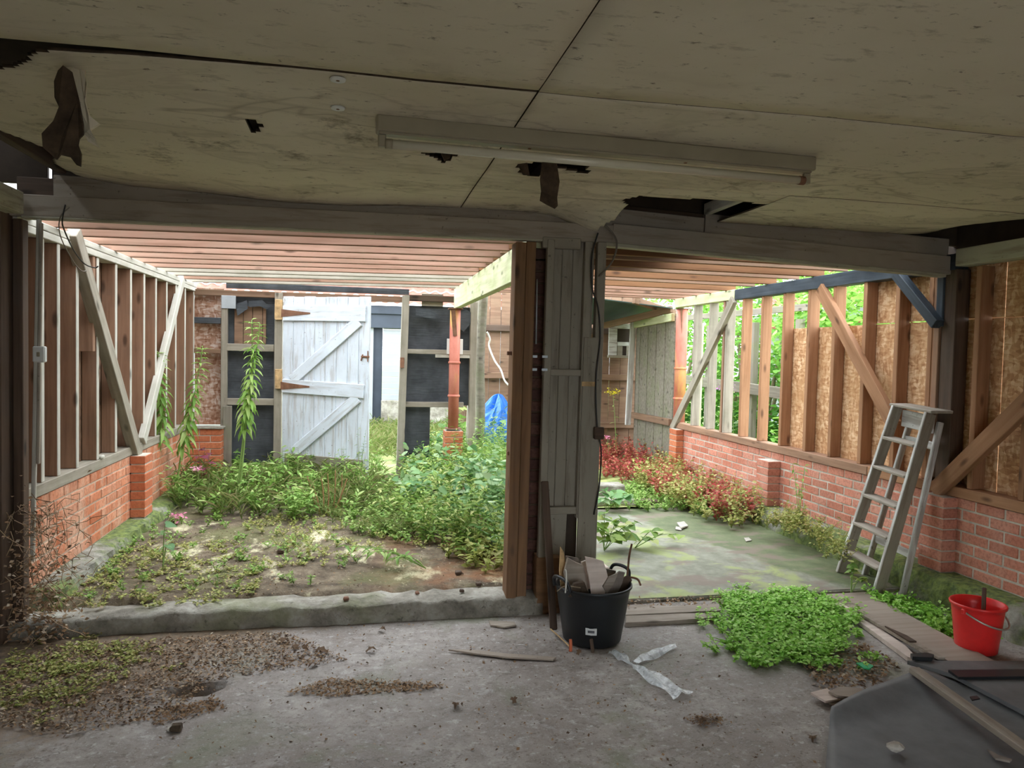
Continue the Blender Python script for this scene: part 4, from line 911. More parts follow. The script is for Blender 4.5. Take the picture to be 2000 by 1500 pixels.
# strips lying on the floor
flat('lath_strip', [(876, 1268), (930, 1269), (990, 1276), (1086, 1283), (1080, 1288), (990, 1283), (930, 1276)], .012, .008, 'ply', 'long thin pinkish lath lying flat on the concrete left of the tub', 'lath')
flat('board_scrap', [(955, 1212), (1005, 1214), (1008, 1220), (985, 1224), (958, 1220)], .015, .010, 'rotten', 'small board scrap by the right end of the kerb', 'wood scrap')
flat('tile_shard', [(1322, 1020), (1336, 1018), (1344, 1026), (1330, 1031)], .05, .012, 'stone', 'white broken tile shard on the right slab near the broad-leaved plant', 'shard')
flat('tile_shard', [(1320, 1028), (1334, 1030), (1330, 1035), (1319, 1033)], .04, .006, 'stone', 'flat white shard touching the thicker shard on the slab', 'shard')
flat('paper_scrap', [(1453, 1050), (1462, 1049), (1468, 1055), (1457, 1057)], .036, .004, 'stone', 'cream paper scrap near the right plinth on the slab', 'paper')
# plastic film
def film(nm, path, w, lab):
    V = []; F = []; P = smooth_path(path, 10)
    for i, p in enumerate(P):
        t = (P[min(i+1, len(P)-1)]-P[max(i-1, 0)]).normalized(); s = Vector((-t.y, t.x, 0)).normalized(); ww = w(i/(len(P)-1))
        for k_ in range(6):
            a = k_/5-.5; V.append(p+s*ww*a+Vector((0, 0, .010+.010*math.sin(i*.45+k_*2.1)*min(1, ww*14)+.014*math.cos(a*3.1))))
    for i in range(len(P)-1):
        for k_ in range(5): q = i*6+k_; F.append((q, q+1, q+7, q+6))
    o = link(nm, pydata(V, F), 'film', None, (0, 0, 0), True); tag(o, lab, 'plastic wrap'); return o
film('plastic_wrap', [at(u, v, Z=.0) for u, v in ((1195, 1278), (1216, 1288), (1228, 1300), (1250, 1312), (1290, 1335), (1335, 1364))], lambda t: .06+.06*t*t-.07*math.exp(-((t-.45)/.12)**2), 'crumpled clear plastic wrap trailing over the concrete before the tub')
film('plastic_wrap', [at(u, v, Z=.0) for u, v in ((1238, 1300), (1270, 1284), (1318, 1266))], lambda t: .03+.035*math.sin(t*3.0), 'narrow twisted plastic strip pointing right from the clear wrap')
# stones / charred bits on the kerb and earth
for i, (u, v, s, mat, lab) in enumerate(((895, 1122, .022, 'darkwood', 'square charred block on red earth near the kerb'), (935, 1144, .018, 'darkwood', 'charred cube on the kerb nearest the post'), (902, 1156, .014, 'darkwood', 'small charred lump on the kerb left of the cube'), (815, 1160, .012, 'rust', 'rusty crumb on the middle of the kerb'), (676, 1172, .016, 'rust', 'brown clod on the kerb front edge'), (548, 1080, .024, 'darkwood', 'dark lump on the sandy earth'), (345, 1380+47, .022, 'tornboard', 'dark earth clod on the bare concrete at lower left'), (332, 1347+80, .012, 'stone', 'grey pebble beside the earth clod'))):
    q = at(u, v, Z=.12 if v < 1200 else .0); tag(box('charred_block' if mat == 'darkwood' else 'clod', q-Vector((s, s, 0)), q+Vector((s, s, s*1.2)), mat, None, s*.3, s*.15), lab, 'clod')
# ================================================================== POSTS, FENCES AND BUILDINGS BEYOND
def red_column(x, y, z0, z1, lab, r=.062):
    c = empty('steel_column', (x, y, z0)); tag(c, lab, 'column')
    V, F = sweep([(0, 0, 0), (0, 0, z1-z0)], r, 20); link('shaft', pydata(V, F), 'redsteel', c, (x, y, z0), True)
    for z in (z0+.36, z0+.75): link('collar', lathe_mesh([(r+.003, 0), (r+.010, .006), (r+.010, .024), (r+.003, .03)], 20), 'redsteel', c, (x, y, z), True)
    box('base_plate', (x-.09, y-.09, z0-.012), (x+.09, y+.09, z0), 'rust', c, .002)
    beam('head_bracket', (x-.035, y-.066, z1), (x-.005, y-.066, z1-.32), .006, .05, 'rust', c, up=(1, 0, 0)); box('head_plate', (x-.08, y-.08, z1-.01), (x+.08, y+.08, z1+.002), 'rust', c, .002)
    return c
cx = at(888, 700, Y=8.6).x
red_column(cx, 8.62, .72, 2.115, 'red-primed steel column on a brick pedestal by the back wall')
pd = S(empty('column_pedestal', (cx, 8.62, .1))); tag(pd, 'short orange brick pedestal under the red steel column')
for c in range(8):
    for s in (-1, 1): link('brick', mcopy(box_cache(.213, .104, .063) if c % 2 else box_cache(.104, .213, .063), 'brickpier'), None, pd, (cx, 8.62+s*.055, .11+.073*(c+.5)) if c % 2 else (cx+s*.055, 8.62, .11+.073*(c+.5)))
box('mortar', (cx-.10, 8.52, .1), (cx+.10, 8.72, .69), 'mortar', pd, 0)
c2 = at(1331, 700, Y=8.95).x; red_column(c2, 8.97, .70, 2.235, 'thick red-primed steel column at the far end of the right wall', .075)
MP = at(939, 700, Y=9.2); o = tube('mossy_log_post', [(MP.x-.01, 9.2, .05), (MP.x+.01, 9.2, .8), (MP.x-.012, 9.2, 1.5), (MP.x+.015, 9.2, 2.32)], .062, 'greyboard', None, 10); tag(o, 'rugged mossy log post standing behind the back wall corner', 'post')
q = at(924, 700, Y=9.05); tag(beam('pale_batten', (q.x-.04, 9.05, .4), (q.x+.02, 9.05, 2.3), .03, .075, 'palewood', None, up=(1, 0, 0)), 'split pale batten standing beside the mossy log post', 'batten')
FB = empty('brown_board_fence', (2.7, 10.8, .1)); tag(FB, 'brown vertical board fence at the very back of the right bay', 'fence')
for i in range(17):
    x = 1.30+.17*i; box('board', (x, 10.80+.006*(i % 2), .08), (x+.165, 10.825+.006*(i % 2), 2.52+random.uniform(-.01, .01)), 'brownboard', FB, .003)
for z in (1.98, 1.28, .55): beam('rail', (1.3, 10.765, z), (4.2, 10.765, z), .05, .09, 'brownboard' if z < 1.9 else 'darkwood', FB)
FG = empty('weathered_board_fence', (4.0, 10, .1)); tag(FG, 'weathered grey vertical board fence running back from the right column', 'fence')
for i in range(9):
    y = 9.12+.155*i; box('board', (3.985+.006*(i % 2), y, .1), (4.005+.006*(i % 2), y+.15, 2.16-.035*(y-9.1)+random.uniform(-.012, .012)), 'greyboard' if i < 9 else 'brownboard', FG, .003)
beam('rail', (3.95, 9.1, 2.13), (3.95, 10.52, 2.08), .05, .10, 'greenwood', FG); beam('rail', (3.955, 9.1, .75), (3.955, 10.52, .73), .05, .09, 'brownboard', FG)
LT = S(empty('lean_to_roof', (3, 10, 2.2))); tag(LT, 'dark green sheet lean-to roof at the back right')
slab_poly('roof_sheet', [at(1120, 576, Y=9.25), at(1314, 601, Y=9.25), at(1316, 606, Y=10.7), at(1100, 642, Y=10.7)], .012, 'greensheet', LT)
beam('rafter', at(1238, 586, Y=9.2), at(1318, 612, Y=10.0), .05, .09, 'brownboard', LT); beam('rafter', at(1180, 636, Y=10.6), at(1312, 604, Y=9.3), .05, .09, 'brownboard', LT)
CB = empty('white_hatch', (3.8, 10.68, 1.5)); tag(CB, 'peeling white wooden hatch with square openings on the back fence', 'hatch')
def hb(nm, u0, u1, v0, v1, mat, y=10.68, th=.03): box(nm, (at(u0, v0, Y=y).x, y, at((u0+u1)/2, v1, Y=y).z), (at(u1, v0, Y=y).x, y+th, at((u0+u1)/2, v0, Y=y).z), mat, CB, .003)
hb('frame_board', 1190, 1232, 632, 642, 'ladderwhite'); hb('frame_board', 1190, 1206, 642, 697, 'ladderwhite'); hb('frame_board', 1206, 1232, 668, 676, 'ladderwhite'); hb('frame_board', 1206, 1216, 676, 697, 'weathered'); hb('frame_board', 1224, 1232, 676, 697, 'weathered')
hb('dark_opening', 1206, 1230, 640, 668, 'deck', 10.70, .02); hb('dark_opening', 1214, 1226, 674, 697, 'deck', 10.70, .02); hb('ledge', 1188, 1236, 694, 699, 'weathered', 10.65, .05)
tag(beam('white_post', at(1226, 830, Y=10.5), at(1237, 624, Y=10.5), .04, .085, 'ladderwhite', None, up=(1, 0, 0)), 'half white-painted post leaning in front of the back fence', 'post')
# house behind the door gap
OH = empty('white_outhouse', (1.5, 15, 0)); tag(OH, 'white boarded outhouse with red tiled roof seen past the door', 'building')
for i in range(13):
    z = .62+.118*i
    box('wall_board', (at(747, 700, Y=15).x, 15.0, z), (4.5, 15.03, z+.113), 'whitewall', OH, .004)
box('wall_board', (-3.2, 15.0, .1), (at(729, 700, Y=15).x, 15.05, 2.1), 'whitewall', OH, .004)
box('plinth', (at(746, 700, Y=15).x, 14.96, .0), (4.5, 15.06, .62), 'kerb', OH, .01)
box('dark_doorway', (at(729, 700, Y=15).x, 15.1, .0), (at(747, 700, Y=15).x, 15.13, 2.1), 'darkfascia', OH, .0)
box('fascia', (-3.2, 14.93, 2.06), (4.5, 15.0, 2.33), 'darkfascia', OH, .004); box('fascia', (-3.2, 14.88, 2.33), (4.5, 14.95, 2.50), 'darkfascia', OH, .01)
def pantile(name, o, ax, sl, L, W, mat, parent, rows, cols):
    """corrugated, stepped tile roof; ax along the eaves, sl up the slope"""
    o, ax, sl = Vector(o), Vector(ax).normalized(), Vector(sl).normalized(); nn = ax.cross(sl)
    nn = -nn if nn.z < 0 else nn; V = []; F = []; cu = cols*6
    for r in range(rows):
        for e in (0, 1):
            for i in range(cu+1):
                t = i/cu; V.append(o+ax*L*t+sl*W*(r+e*1.06)/rows+nn*(.025*math.sin(t*cols*2*math.pi)+(.03 if e == 0 else .0)))
    for r in range(rows):
        b = r*2*(cu+1)
        for i in range(cu): F.append((b+i, b+i+1, b+cu+1+i+1, b+cu+1+i))
    return link(name, pydata(V, F), mat, parent, (0, 0, 0), True)
pantile('tiled_roof', (-3.2, 14.8, 2.53), (1, 0, 0), (0, .86, .5), 8.2, 4.0, 'tiles', OH, 14, 36)
NH = empty('neighbour_house', (10, 12, 0)); tag(NH, 'white house with red pantile roof beyond the right wall', 'building')
box('wall', (9.3, 6.0, 0), (9.4, 16.5, 2.30), 'whitewall', NH, .0); box('soffit', (9.0, 5.8, 2.30), (9.35, 16.6, 2.40), 'tiles', NH, .004); box('fascia', (8.96, 5.8, 2.40), (9.02, 16.6, 2.62), 'whitewall', NH, .004)
pantile('tiled_roof', (8.9, 5.8, 2.66), (0, 1, 0), (.86, 0, .5), 10.8, 5.0, 'tiles', NH, 20, 54)
GF = empty('garden_fence', (5.6, 9, 0)); tag(GF, 'open grey post-and-rail fence in the garden beyond the studs', 'fence')
a, b = at(1330, 622, X=5.6), at(1575, 600, X=5.6); beam('rail', a, b, .05, .09, 'greyboard', GF)
a2, b2 = at(1330, 740, X=5.6), at(1575, 775, X=5.6); beam('rail', a2, b2, .04, .16, 'greyboard', GF)
for u in (1384, 1472, 1559): q = at(u, 700, X=5.66); beam('post', (5.67, q.y, .0), (5.67, q.y, 2.15), .09, .09, 'greyboard', GF)
PK = at(1369, 700, X=4.7); tag(beam('green_stake', (4.7, PK.y, 0), (4.7, PK.y, 2.1), .04, .05, 'greenwood'), 'mossy green stake behind the far studs', 'stake')
for (u0, u1, y, z0, z1, dy, lab) in ((1160, 1222, 7.62, .03, .20, .20, 'upper mossy concrete block lying beyond the right slab'), (1160, 1246, 7.30, .03, .10, .22, 'lower flat concrete block before the upper one'), (1252, 1288, 7.26, .03, .10, .12, 'small dark stone block at the edge of the red herb')):
    tag(box('concrete_block', (at(u0, 940, Y=y).x, y, z0), (at(u1, 940, Y=y).x, y+dy, z1), 'kerb' if u0 < 1200 else 'darkwood', None, .012, .004), lab, 'block')
# blue tarpaulin heap and white cable
def heap(nm, c, r, mat, lab, cat, seed=1):
    V = []; F = []; nu, nv = 36, 14; rs = np.random.default_rng(seed)
    for j in range(nv+1):
        ph = (j/nv)*math.pi/2
        for i in range(nu):
            th = 2*math.pi*i/nu; k_ = 1+.16*math.sin(th*5+ph*3)+.08*math.sin(th*11-ph*7)+rs.uniform(-.03, .03)
            V.append((c[0]+r[0]*k_*math.cos(ph)*math.cos(th), c[1]+r[1]*k_*math.cos(ph)*math.sin(th), c[2]+r[2]*math.sin(ph)*(1+.12*math.sin(th*3))))
    for j in range(nv):
        for i in range(nu): F.append((j*nu+i, j*nu+(i+1) % nu, (j+1)*nu+(i+1) % nu, (j+1)*nu+i))
    return tag(link(nm, pydata(V, F), mat, None), lab, cat)
q = at(972, 800, Y=9.6); heap('blue_tarpaulin', (q.x+.02, 9.7, .15), (.34, .30, .82), 'bluetarp', 'crumpled blue tarpaulin heaped against the brown fence', 'tarpaulin')
tag(tube('white_cable', [at(951, 648, Y=9.0), at(957, 662, Y=9.0), at(955, 676, Y=9.0), at(966, 704, Y=8.9), at(978, 722, Y=8.8), at(986, 744, Y=8.7), at(1000, 758, Y=8.6)], .011, 'cablewhite'), 'loose white cable hanging before the brown fence', 'cable')

# ================================================================== PLANTS
def gpoly(uv, z): return [(p.x, p.y) for p in (at(u, v, Z=z) for u, v in uv)]
def scatter(P, n_):
    f = inpoly(P); xs = [p[0] for p in P]; ys_ = [p[1] for p in P]; out = []
    while len(out) < n_:
        x, y = random.uniform(min(xs), max(xs)), random.uniform(min(ys_), max(ys_))
        if f(x, y): out.append((x, y))
    return out
def clump(LV, ST, base, h, nst, nlf, ll, lw, spread, r=(0, 1), up=.25, stem=.003, flatn=.5):
    for _ in range(nst):
        a = random.uniform(0, 2*math.pi); sp = spread*random.uniform(.2, 1); hh = h*random.uniform(.6, 1.1)
        p0 = np.array(base); d = np.array([math.cos(a)*sp, math.sin(a)*sp, hh]); bow = np.array([-math.sin(a), math.cos(a), 0])*random.uniform(-.3, .3)*sp
        t = np.linspace(.15, 1, nlf)+RNG.uniform(-.03, .03, nlf)
        pts = p0+d*t[:, None]**np.array([1.3, 1.3, .9])+bow*np.sin(t*3)[:, None]
        k_ = RNG.uniform(.6, 1.15, nlf)
        LV.add(pts, rdir(nlf, up), upn(nlf, flatn), ll*k_, lw*k_, RNG.uniform(r[0], r[1], nlf))
        if ST is not None and stem: sweep([Vector(p0+d*q**np.array([1.3, 1.3, .9])+bow*math.sin(q*3)) for q in (0.0, .35, .7, 1.0)], [stem, stem*.8, stem*.6, stem*.4], 3, ST[0], ST[1], False)
def patch(nm, uv, z, n_, tmpl, mat, lab, cat, h=.25, nst=4, nlf=8, ll=.05, lw=.02, spread=.12, r=(0, 1), up=.25, stem=.0025, hf=None, zf=None, jit=.035, flatn=.5):
    LV = Leaves(tmpl); ST = ([], [])
    for x, y in scatter(gpoly(uv, z), n_):
        x += random.gauss(0, jit); y += random.gauss(0, jit)
        hh = h*random.uniform(.5, 1.25)*(hf(x, y) if hf else 1); clump(LV, ST, (x, y, (zf(x, y) if zf else z)-.005), hh, nst, nlf, ll, lw, spread, r, up, stem, flatn)
    o = link(nm, LV.mesh((ST[0], ST[1], .25*r[0]+.15) if ST[0] else None), mat); tag(o, lab, cat, kind='stuff'); return o
# left bay
patch('yellowing_ground_weeds', [(110, 1195), (330, 1185), (520, 1150), (480, 1060), (330, 1055), (200, 1075), (130, 1120)], .12, 170, SMALL, 'leaf_yellow', 'low yellow-green weeds creeping over the earth behind the kerb', 'weeds', .032, 4, 6, .024, .016, .08, up=.05, flatn=.25)
patch('sparse_ground_weeds', [(130, 1180), (560, 1160), (700, 1100), (640, 1020), (330, 1000), (230, 1060)], .12, 85, SMALL, 'leaf_bright', 'small bright weeds dotted over the bare earth', 'weeds', .06, 3, 6, .032, .018, .07)
patch('moss_tufts', [(560, 1130), (760, 1060), (940, 1090), (930, 1030), (700, 1000), (480, 1015)], .12, 200, SMALL, 'leaf_yellow', 'short mossy growth before the tall weeds', 'moss', .05, 3, 7, .022, .014, .08)
patch('green_weeds', [(300, 1000), (420, 1010), (560, 1025), (700, 1010), (740, 950), (700, 900), (560, 900), (430, 920), (330, 950)], .125, 135, LANCE, 'leaf_bright', 'tangled green weeds in front of the white door', 'weeds', .30, 4, 10, .085, .024, .16)
patch('grassy_weeds', [(330, 995), (520, 1020), (720, 1000), (730, 930), (560, 905), (360, 935)], .125, 200, LANCE, 'grass', 'straggling grass among the weeds before the door', 'grass', .20, 6, 3, .17, .008, .12, up=.9)
hc = lambda x, y: .35+.75*max(0, min(1, (x-.1)/.7))
patch('tall_weeds', [(740, 1000), (780, 1050), (880, 1090), (990, 1120), (1000, 930), (900, 880), (800, 905), (760, 950)], .125, 215, LANCE, 'leaf_mid', 'dense tall weeds left of the timber post', 'weeds', .38, 5, 12, .072, .022, .20, hf=hc)
patch('broad_leaved_weeds', [(790, 1010), (880, 1060), (990, 1080), (1000, 920), (900, 890), (800, 920)], .125, 80, HEART, 'leaf_blue', 'broad-leaved blue-green weeds among the tall weeds', 'weeds', .43, 4, 7, .085, .075, .20, hf=hc)
patch('feathery_weeds', [(870, 950), (990, 1000), (1000, 880), (900, 860)], .125, 110, LANCE, 'leaf_bright', 'feathery bright weeds reaching up beside the timber post', 'weeds', .66, 4, 16, .07, .012, .18)
patch('pale_shoots', [(870, 1090), (960, 1135), (995, 1130), (995, 1060), (900, 1050)], .12, 42, HEART, 'leaf_yellow', 'pale yellow-green shoots at the post foot', 'weeds', .15, 3, 5, .05, .035, .08, r=(.2, .7))
patch('rear_door_grass', [(600, 900), (920, 905), (900, 838), (700, 834), (560, 850)], .07, 420, LANCE, 'grass', 'long grass on the ground beyond the door', 'grass', .16, 5, 3, .20, .012, .14, up=.9, r=(.1, .9))
# right bay
patch('red_herb', [(1165, 935), (1240, 950), (1310, 985), (1440, 1030), (1490, 1010), (1470, 930), (1350, 880), (1200, 870), (1165, 880)], .05, 330, SMALL, 'leaf_red', 'reddened low herb spreading over the back of the right bay', 'weeds', .30, 5, 12, .045, .032, .17, r=(0, .85))
patch('brown_green_herb', [(1230, 955), (1300, 990), (1440, 1035), (1485, 1020), (1440, 930), (1300, 900)], .05, 230, SMALL, 'leaf_yellow', 'olive and brown weeds mixed through the red herb', 'weeds', .30, 5, 10, .045, .030, .16, r=(0, 1))
patch('low_green_herb', [(1180, 990), (1300, 1000), (1400, 1015), (1360, 960), (1230, 950)], .04, 150, SMALL, 'leaf_bright', 'low green herb edging the right slab', 'weeds', .12, 4, 8, .035, .026, .12)
patch('back_bramble', [(1165, 880), (1330, 890), (1330, 842), (1170, 836)], .06, 120, HEART, 'leaf_mid', 'dark green bramble growing before the back fence', 'bramble', .80, 4, 11, .085, .065, .28)
patch('plinth_weeds', [(1470, 1025), (1520, 1030), (1620, 1080), (1650, 1110), (1625, 1060), (1540, 1010)], .16, 50, SMALL, 'leaf_yellow', 'withered weeds hanging over the right plinth', 'weeds', .16, 4, 9, .035, .02, .12)
patch('chickweed', [(1412, 1200), (1450, 1170), (1560, 1162), (1640, 1180), (1650, 1230), (1600, 1280), (1545, 1300), (1480, 1298), (1425, 1250)], .01, 270, SMALL, 'leaf_chick', 'bright green chickweed patch growing through the floor by the plywood strip', 'weeds', .065, 6, 9, .029, .021, .11, jit=.075, up=.05, flatn=.28, r=(.25, 1))
patch('chickweed_edge', [(1405, 1250), (1430, 1170), (1600, 1160), (1720, 1240), (1700, 1300), (1560, 1318), (1440, 1300)], .01, 70, SMALL, 'leaf_chick', 'thin outlying chickweed around the bright patch', 'weeds', .05, 3, 6, .028, .02, .06)
patch('wall_foot_weeds', [(1690, 1165), (1780, 1180), (1890, 1235), (1900, 1270), (1820, 1225), (1740, 1190)], .01, 90, SMALL, 'leaf_chick', 'small weeds between plywood strip and right wall', 'weeds', .06, 3, 7, .032, .022, .07)
patch('wall_foot_moss', [(1690, 1160), (1790, 1172), (1920, 1240), (1900, 1280), (1800, 1222)], .008, 260, SMALL, 'moss' if False else 'leaf_chick', 'moss carpeting the floor at the foot of the right wall', 'moss', .02, 3, 6, .018, .014, .06, r=(0, .35), stem=0)
patch('floor_weeds', [(0, 1330), (60, 1265), (250, 1262), (330, 1280), (180, 1330), (40, 1420)], .005, 130, SMALL, 'leaf_yellow', 'yellowing creeping weeds on the garage floor at the lower left', 'weeds', .028, 4, 5, .022, .014, .08, jit=.09, up=.05, flatn=.25)
# dead vine at the left corner
V, F = [], []
for _ in range(120):
    x, y = random.gauss(-1.70, .09), random.gauss(4.36, .06); z = random.uniform(.02, .75)
    P = [Vector((x, y, z))]
    for _ in range(5): P.append(P[-1]+Vector((random.gauss(.01, .035), random.gauss(-.005, .03), random.gauss(-.015, .035))))
    P = [Vector((max(p.x, -1.84), p.y, max(p.z, .015))) for p in P]; sweep(P, .0022, 3, V, F, False)
LV = Leaves(SMALL); k_ = 700; pp = np.stack([RNG.normal(-1.69, .10, k_), RNG.normal(4.34, .06, k_), np.abs(RNG.normal(.12, .26, k_))+.02], -1); pp[:, 0] = np.maximum(pp[:, 0], -1.83)
LV.add(pp, rdir(k_, -.2), upn(k_, .9), .028, .018, RNG.uniform(.3, 1, k_))
tag(link('dead_vine', LV.mesh((V, F, .75)), 'leaf_dry'), 'tangle of dead vine at the foot of the left corner post', 'vine', kind='stuff')
# litter on the floor
def litter(nm, uv, z, n_, lo, hi, r, lab, mat='leaf_dry', clustered=0):
    LV = Leaves(SMALL); P = scatter(gpoly(uv, z), n_)
    pp = np.array([(x, y, z+.004+abs(random.gauss(0, .006))) for x, y in P]); n2 = len(pp); s = RNG.uniform(lo, hi, n2)
    LV.add(pp, rdir(n2, 0), upn(n2, .45), s, s*RNG.uniform(.3, .8, n2), RNG.uniform(r[0], r[1], n2))
    tag(link(nm, LV.mesh(), mat), lab, 'litter', kind='stuff')
litter('leaf_litter', [(0, 1420), (0, 1300), (100, 1262), (560, 1235), (680, 1290), (420, 1330), (330, 1400), (120, 1440)], .0, 7500, .008, .024, (0, 1), 'brown leaf litter and dirt on the floor before the kerb')
litter('reddish_litter', [(560, 1355), (640, 1330), (820, 1335), (880, 1342), (800, 1352), (650, 1362)], .0, 1300, .008, .022, (.5, .85), 'band of reddish-brown needle litter on the concrete')
litter('reddish_litter', [(300, 1390), (420, 1365), (440, 1385), (300, 1420)], .0, 500, .008, .022, (.4, .75), 'short reddish litter drift below the pothole')
litter('scattered_litter', [(300, 1240), (1060, 1205), (1400, 1290), (1600, 1500), (300, 1500)], .0, 1000, .006, .020, (0, .75), 'sparse dark leaf crumbs over the concrete')
litter('litter_heap', [(1335, 1405), (1370, 1398), (1410, 1402), (1415, 1415), (1360, 1420)], .0, 160, .008, .022, (.1, .6), 'small heap of brown crumbs in the right foreground')
litter('rubble_crumbs', [(1560, 1290), (1680, 1255), (1760, 1300), (1700, 1345), (1600, 1350)], .005, 900, .010, .034, (.2, 1), 'grey wood crumbs and rubble beside the chickweed')
litter('earth_crumbs', [(130, 1180), (560, 1165), (980, 1140), (960, 1080), (560, 1010), (250, 1050)], .12, 1500, .008, .022, (0, 1), 'dead leaf crumbs over the left bay earth')
litter('sill_rubble', [(1222, 1172), (1420, 1166), (1430, 1182), (1222, 1196)], .02, 220, .012, .03, (.5, 1), 'pale crumbled debris along the right slab edge')
# a few curled dead leaves big enough to pick out
DL = Leaves(LOBED); DL.add(np.zeros((1, 3)), np.array([[1., 0, .15]]), np.array([[0, 0, 1.]]), .055, .04, .15); dl = DL.mesh(); dl.materials.append(M['leaf_dry'])
for v in dl.vertices: v.co.z += .02*math.sin(v.co.x*50)+.3*v.co.y**2/.03*.03
DLAB = ['dark dead leaf at the right end of the brown litter before the kerb', 'dead leaf next right of the litter end before the kerb', 'small dead leaf third in the row right of the litter end', 'largest curled dead leaf right of the brown litter', 'dead leaf on bare concrete furthest right of the litter row', 'big dark curled leaf on the open concrete right of the reddish litter band', 'small dead leaf on the open concrete left of the plastic wrap', 'small dead leaf touching the left foot of the tub', 'dead leaf close under the middle of the kerb', 'dead leaf midway between pothole and litter end', 'dead leaf just above the left end of the reddish band', 'dead leaf in the litter directly under the left kerb', 'dead leaf on the small crumb heap in the right foreground', 'dead leaf beside the left edge of the lino sheet', 'dead leaf above the orange stub by the tub']
for i, (u, v, s) in enumerate(((545, 1258, 1), (580, 1270, .9), (600, 1272, .8), (640, 1276, 1.2), (715, 1275, 1), (890, 1376, 1.1), (1005, 1375, .8), (1128, 1280, .7), (740, 1232, .9), (530, 1300, .8), (620, 1300, .9), (320, 1255, .8), (1375, 1410, .9), (1590, 1440, 1), (1110, 1256, .8))):
    q = at(u, v, Z=.0); o = bpy.data.objects.new('dead_leaf', dl); COL.objects.link(o); o.location = (q.x, q.y, .006); o.rotation_euler = (random.uniform(-.3, .3), random.uniform(-.3, .3), random.uniform(0, 6)); o.scale = (s, s, s)
    tag(o, DLAB[i], 'leaf', 'dead leaves on the garage floor')

# ---- plants that can be told apart: stem and leaves one by one
def leafmesh(tmpl, mat, n_=4, L=1., W=1.):
    out = []
    for i in range(n_):
        l = Leaves(tmpl); l.add(np.zeros((1, 3)), np.array([[1., 0, .0]]), np.array([[0, 0, 1.]]), L, W, (i+.5)/n_); me = l.mesh(); me.materials.append(M[mat])
        for v in me.vertices: v.co.z -= .22*v.co.x**2
        out.append(me)
    return out
def put_leaf(me, p, d, s, parent, roll=0):
    o = bpy.data.objects.new('leaf', me); COL.objects.link(o); d = Vector(d).normalized()
    z = Vector((0, 0, 1))-d*d.z
    if z.length < .05: z = Vector((1, 0, 0))-d*d.x
    z.normalize(); y = z.cross(d); R = Matrix((d, y, z)).transposed() @ Matrix.Rotation(roll, 3, 'X')
    o.rotation_mode = 'QUATERNION'; o.location = p; o.rotation_quaternion = R.to_quaternion(); o.scale = (s, s, s); return setparent(o, parent)
LW = leafmesh(LANCE, 'leaf_bright', 5, 1, .26); LH = leafmesh(HEART, 'leaf_mid', 4, 1, .85); LB_ = leafmesh(HEART, 'leaf_blue', 4, 1, .9); LL = leafmesh(LOBED, 'leaf_bright', 4, 1, 1.1); LP = leafmesh(LOBED, 'leaf_purple', 2, 1, .7)
def tall_weed(uvs, base, lab, n_=70, t0=.3, ls=.115, stemmat='stem_green'):
    b = at(*base, Z=.12); n_ = int(n_*1.4); ls *= 1.2; t = empty('tall_weed', b); tag(t, lab, 'weed'); Y = b.y
    P = smooth_path([b]+[at(u, v, Y=Y) for u, v in uvs], 8); tube('stem', [b]+[at(u, v, Y=Y) for u, v in uvs], (.010, .004), stemmat, t, 6)
    for i in range(n_):
        s = t0+(1-t0)*(i/(n_-1)); p = P[min(len(P)-1, int(s*(len(P)-1)))]; a = i*2.4
        el = -.75+1.25*max(0, (s-.45)/.55)**1.5
        d = Vector((math.cos(a), math.sin(a), el+random.uniform(-.15, .15))); L_ = ls*(1.15-.55*max(0, (s-.5)/.5))*random.uniform(.75, 1.15)
        put_leaf(random.choice(LW), p, d, L_, t, random.uniform(-.4, .4))
    return t
tall_weed([(312, 900), (316, 800), (310, 740), (309, 688)], (308, 985), 'tall leafy weed nearest the left wall brace', 60, .36)
tall_weed([(352, 900), (368, 820), (384, 750), (396, 678)], (345, 975), 'tall leafy weed leaning right beside the left corner pier', 66, .34)
tall_weed([(470, 900), (482, 800), (492, 720), (492, 625)], (462, 985), 'tallest leafy weed in front of the left felt panels', 76, .42)
tw = tall_weed([(488, 760), (500, 690), (508, 632)], (466, 985), 'slim side stem beside the tallest leafy weed', 26, .62, .085)
def bush_plant(nm, lab, base, z, tips, meshes, nl, ls, stem='stem_green', rad=.004, cat='plant', Yoff=.0):
    b = at(*base, Z=z); t = empty(nm, b); tag(t, lab, cat)
    for k2, (u, v, dy) in enumerate(tips):
        tip = at(u, v, Y=b.y+dy); mid = b.lerp(tip, .55)+Vector((0, 0, .05)); tube('stem', [b, mid, tip], (rad, rad*.5), stem, t, 5)
        for i in range(nl):
            s = .35+.65*i/max(1, nl-1); p = b.lerp(mid, s*2) if s < .5 else mid.lerp(tip, (s-.5)*2); a = i*2.3+k2
            put_leaf(random.choice(meshes), p, (math.cos(a), math.sin(a)-.3, random.uniform(-.25, .35)), ls*random.uniform(.7, 1.15), t, random.uniform(-.5, .5))
    return t
bush_plant('broad_leaf_plant', 'sprawling broad-leaved green plant on the slab right of the post', (1180, 1075), .03, ((1180, 1000, 0), (1215, 1010, .1), (1240, 1020, -.05), (1200, 1050, -.15), (1170, 1030, -.1), (1235, 1045, .05)), LH, 8, .105)
bush_plant('broad_leaf_plant', 'blue-green broad-leaved plant higher up behind the slab beside the post', (1185, 1000), .03, ((1180, 955, 0), (1205, 960, .15), (1230, 965, -.05), (1168, 975, -.1)), LB_, 7, .11)
bush_plant('broad_leaf_plant', 'trailing plant with a few round leaves reaching over the slab', (1240, 1070), .03, ((1290, 1035, 0), (1330, 1045, .05), (1275, 1055, -.1)), LH, 5, .085)
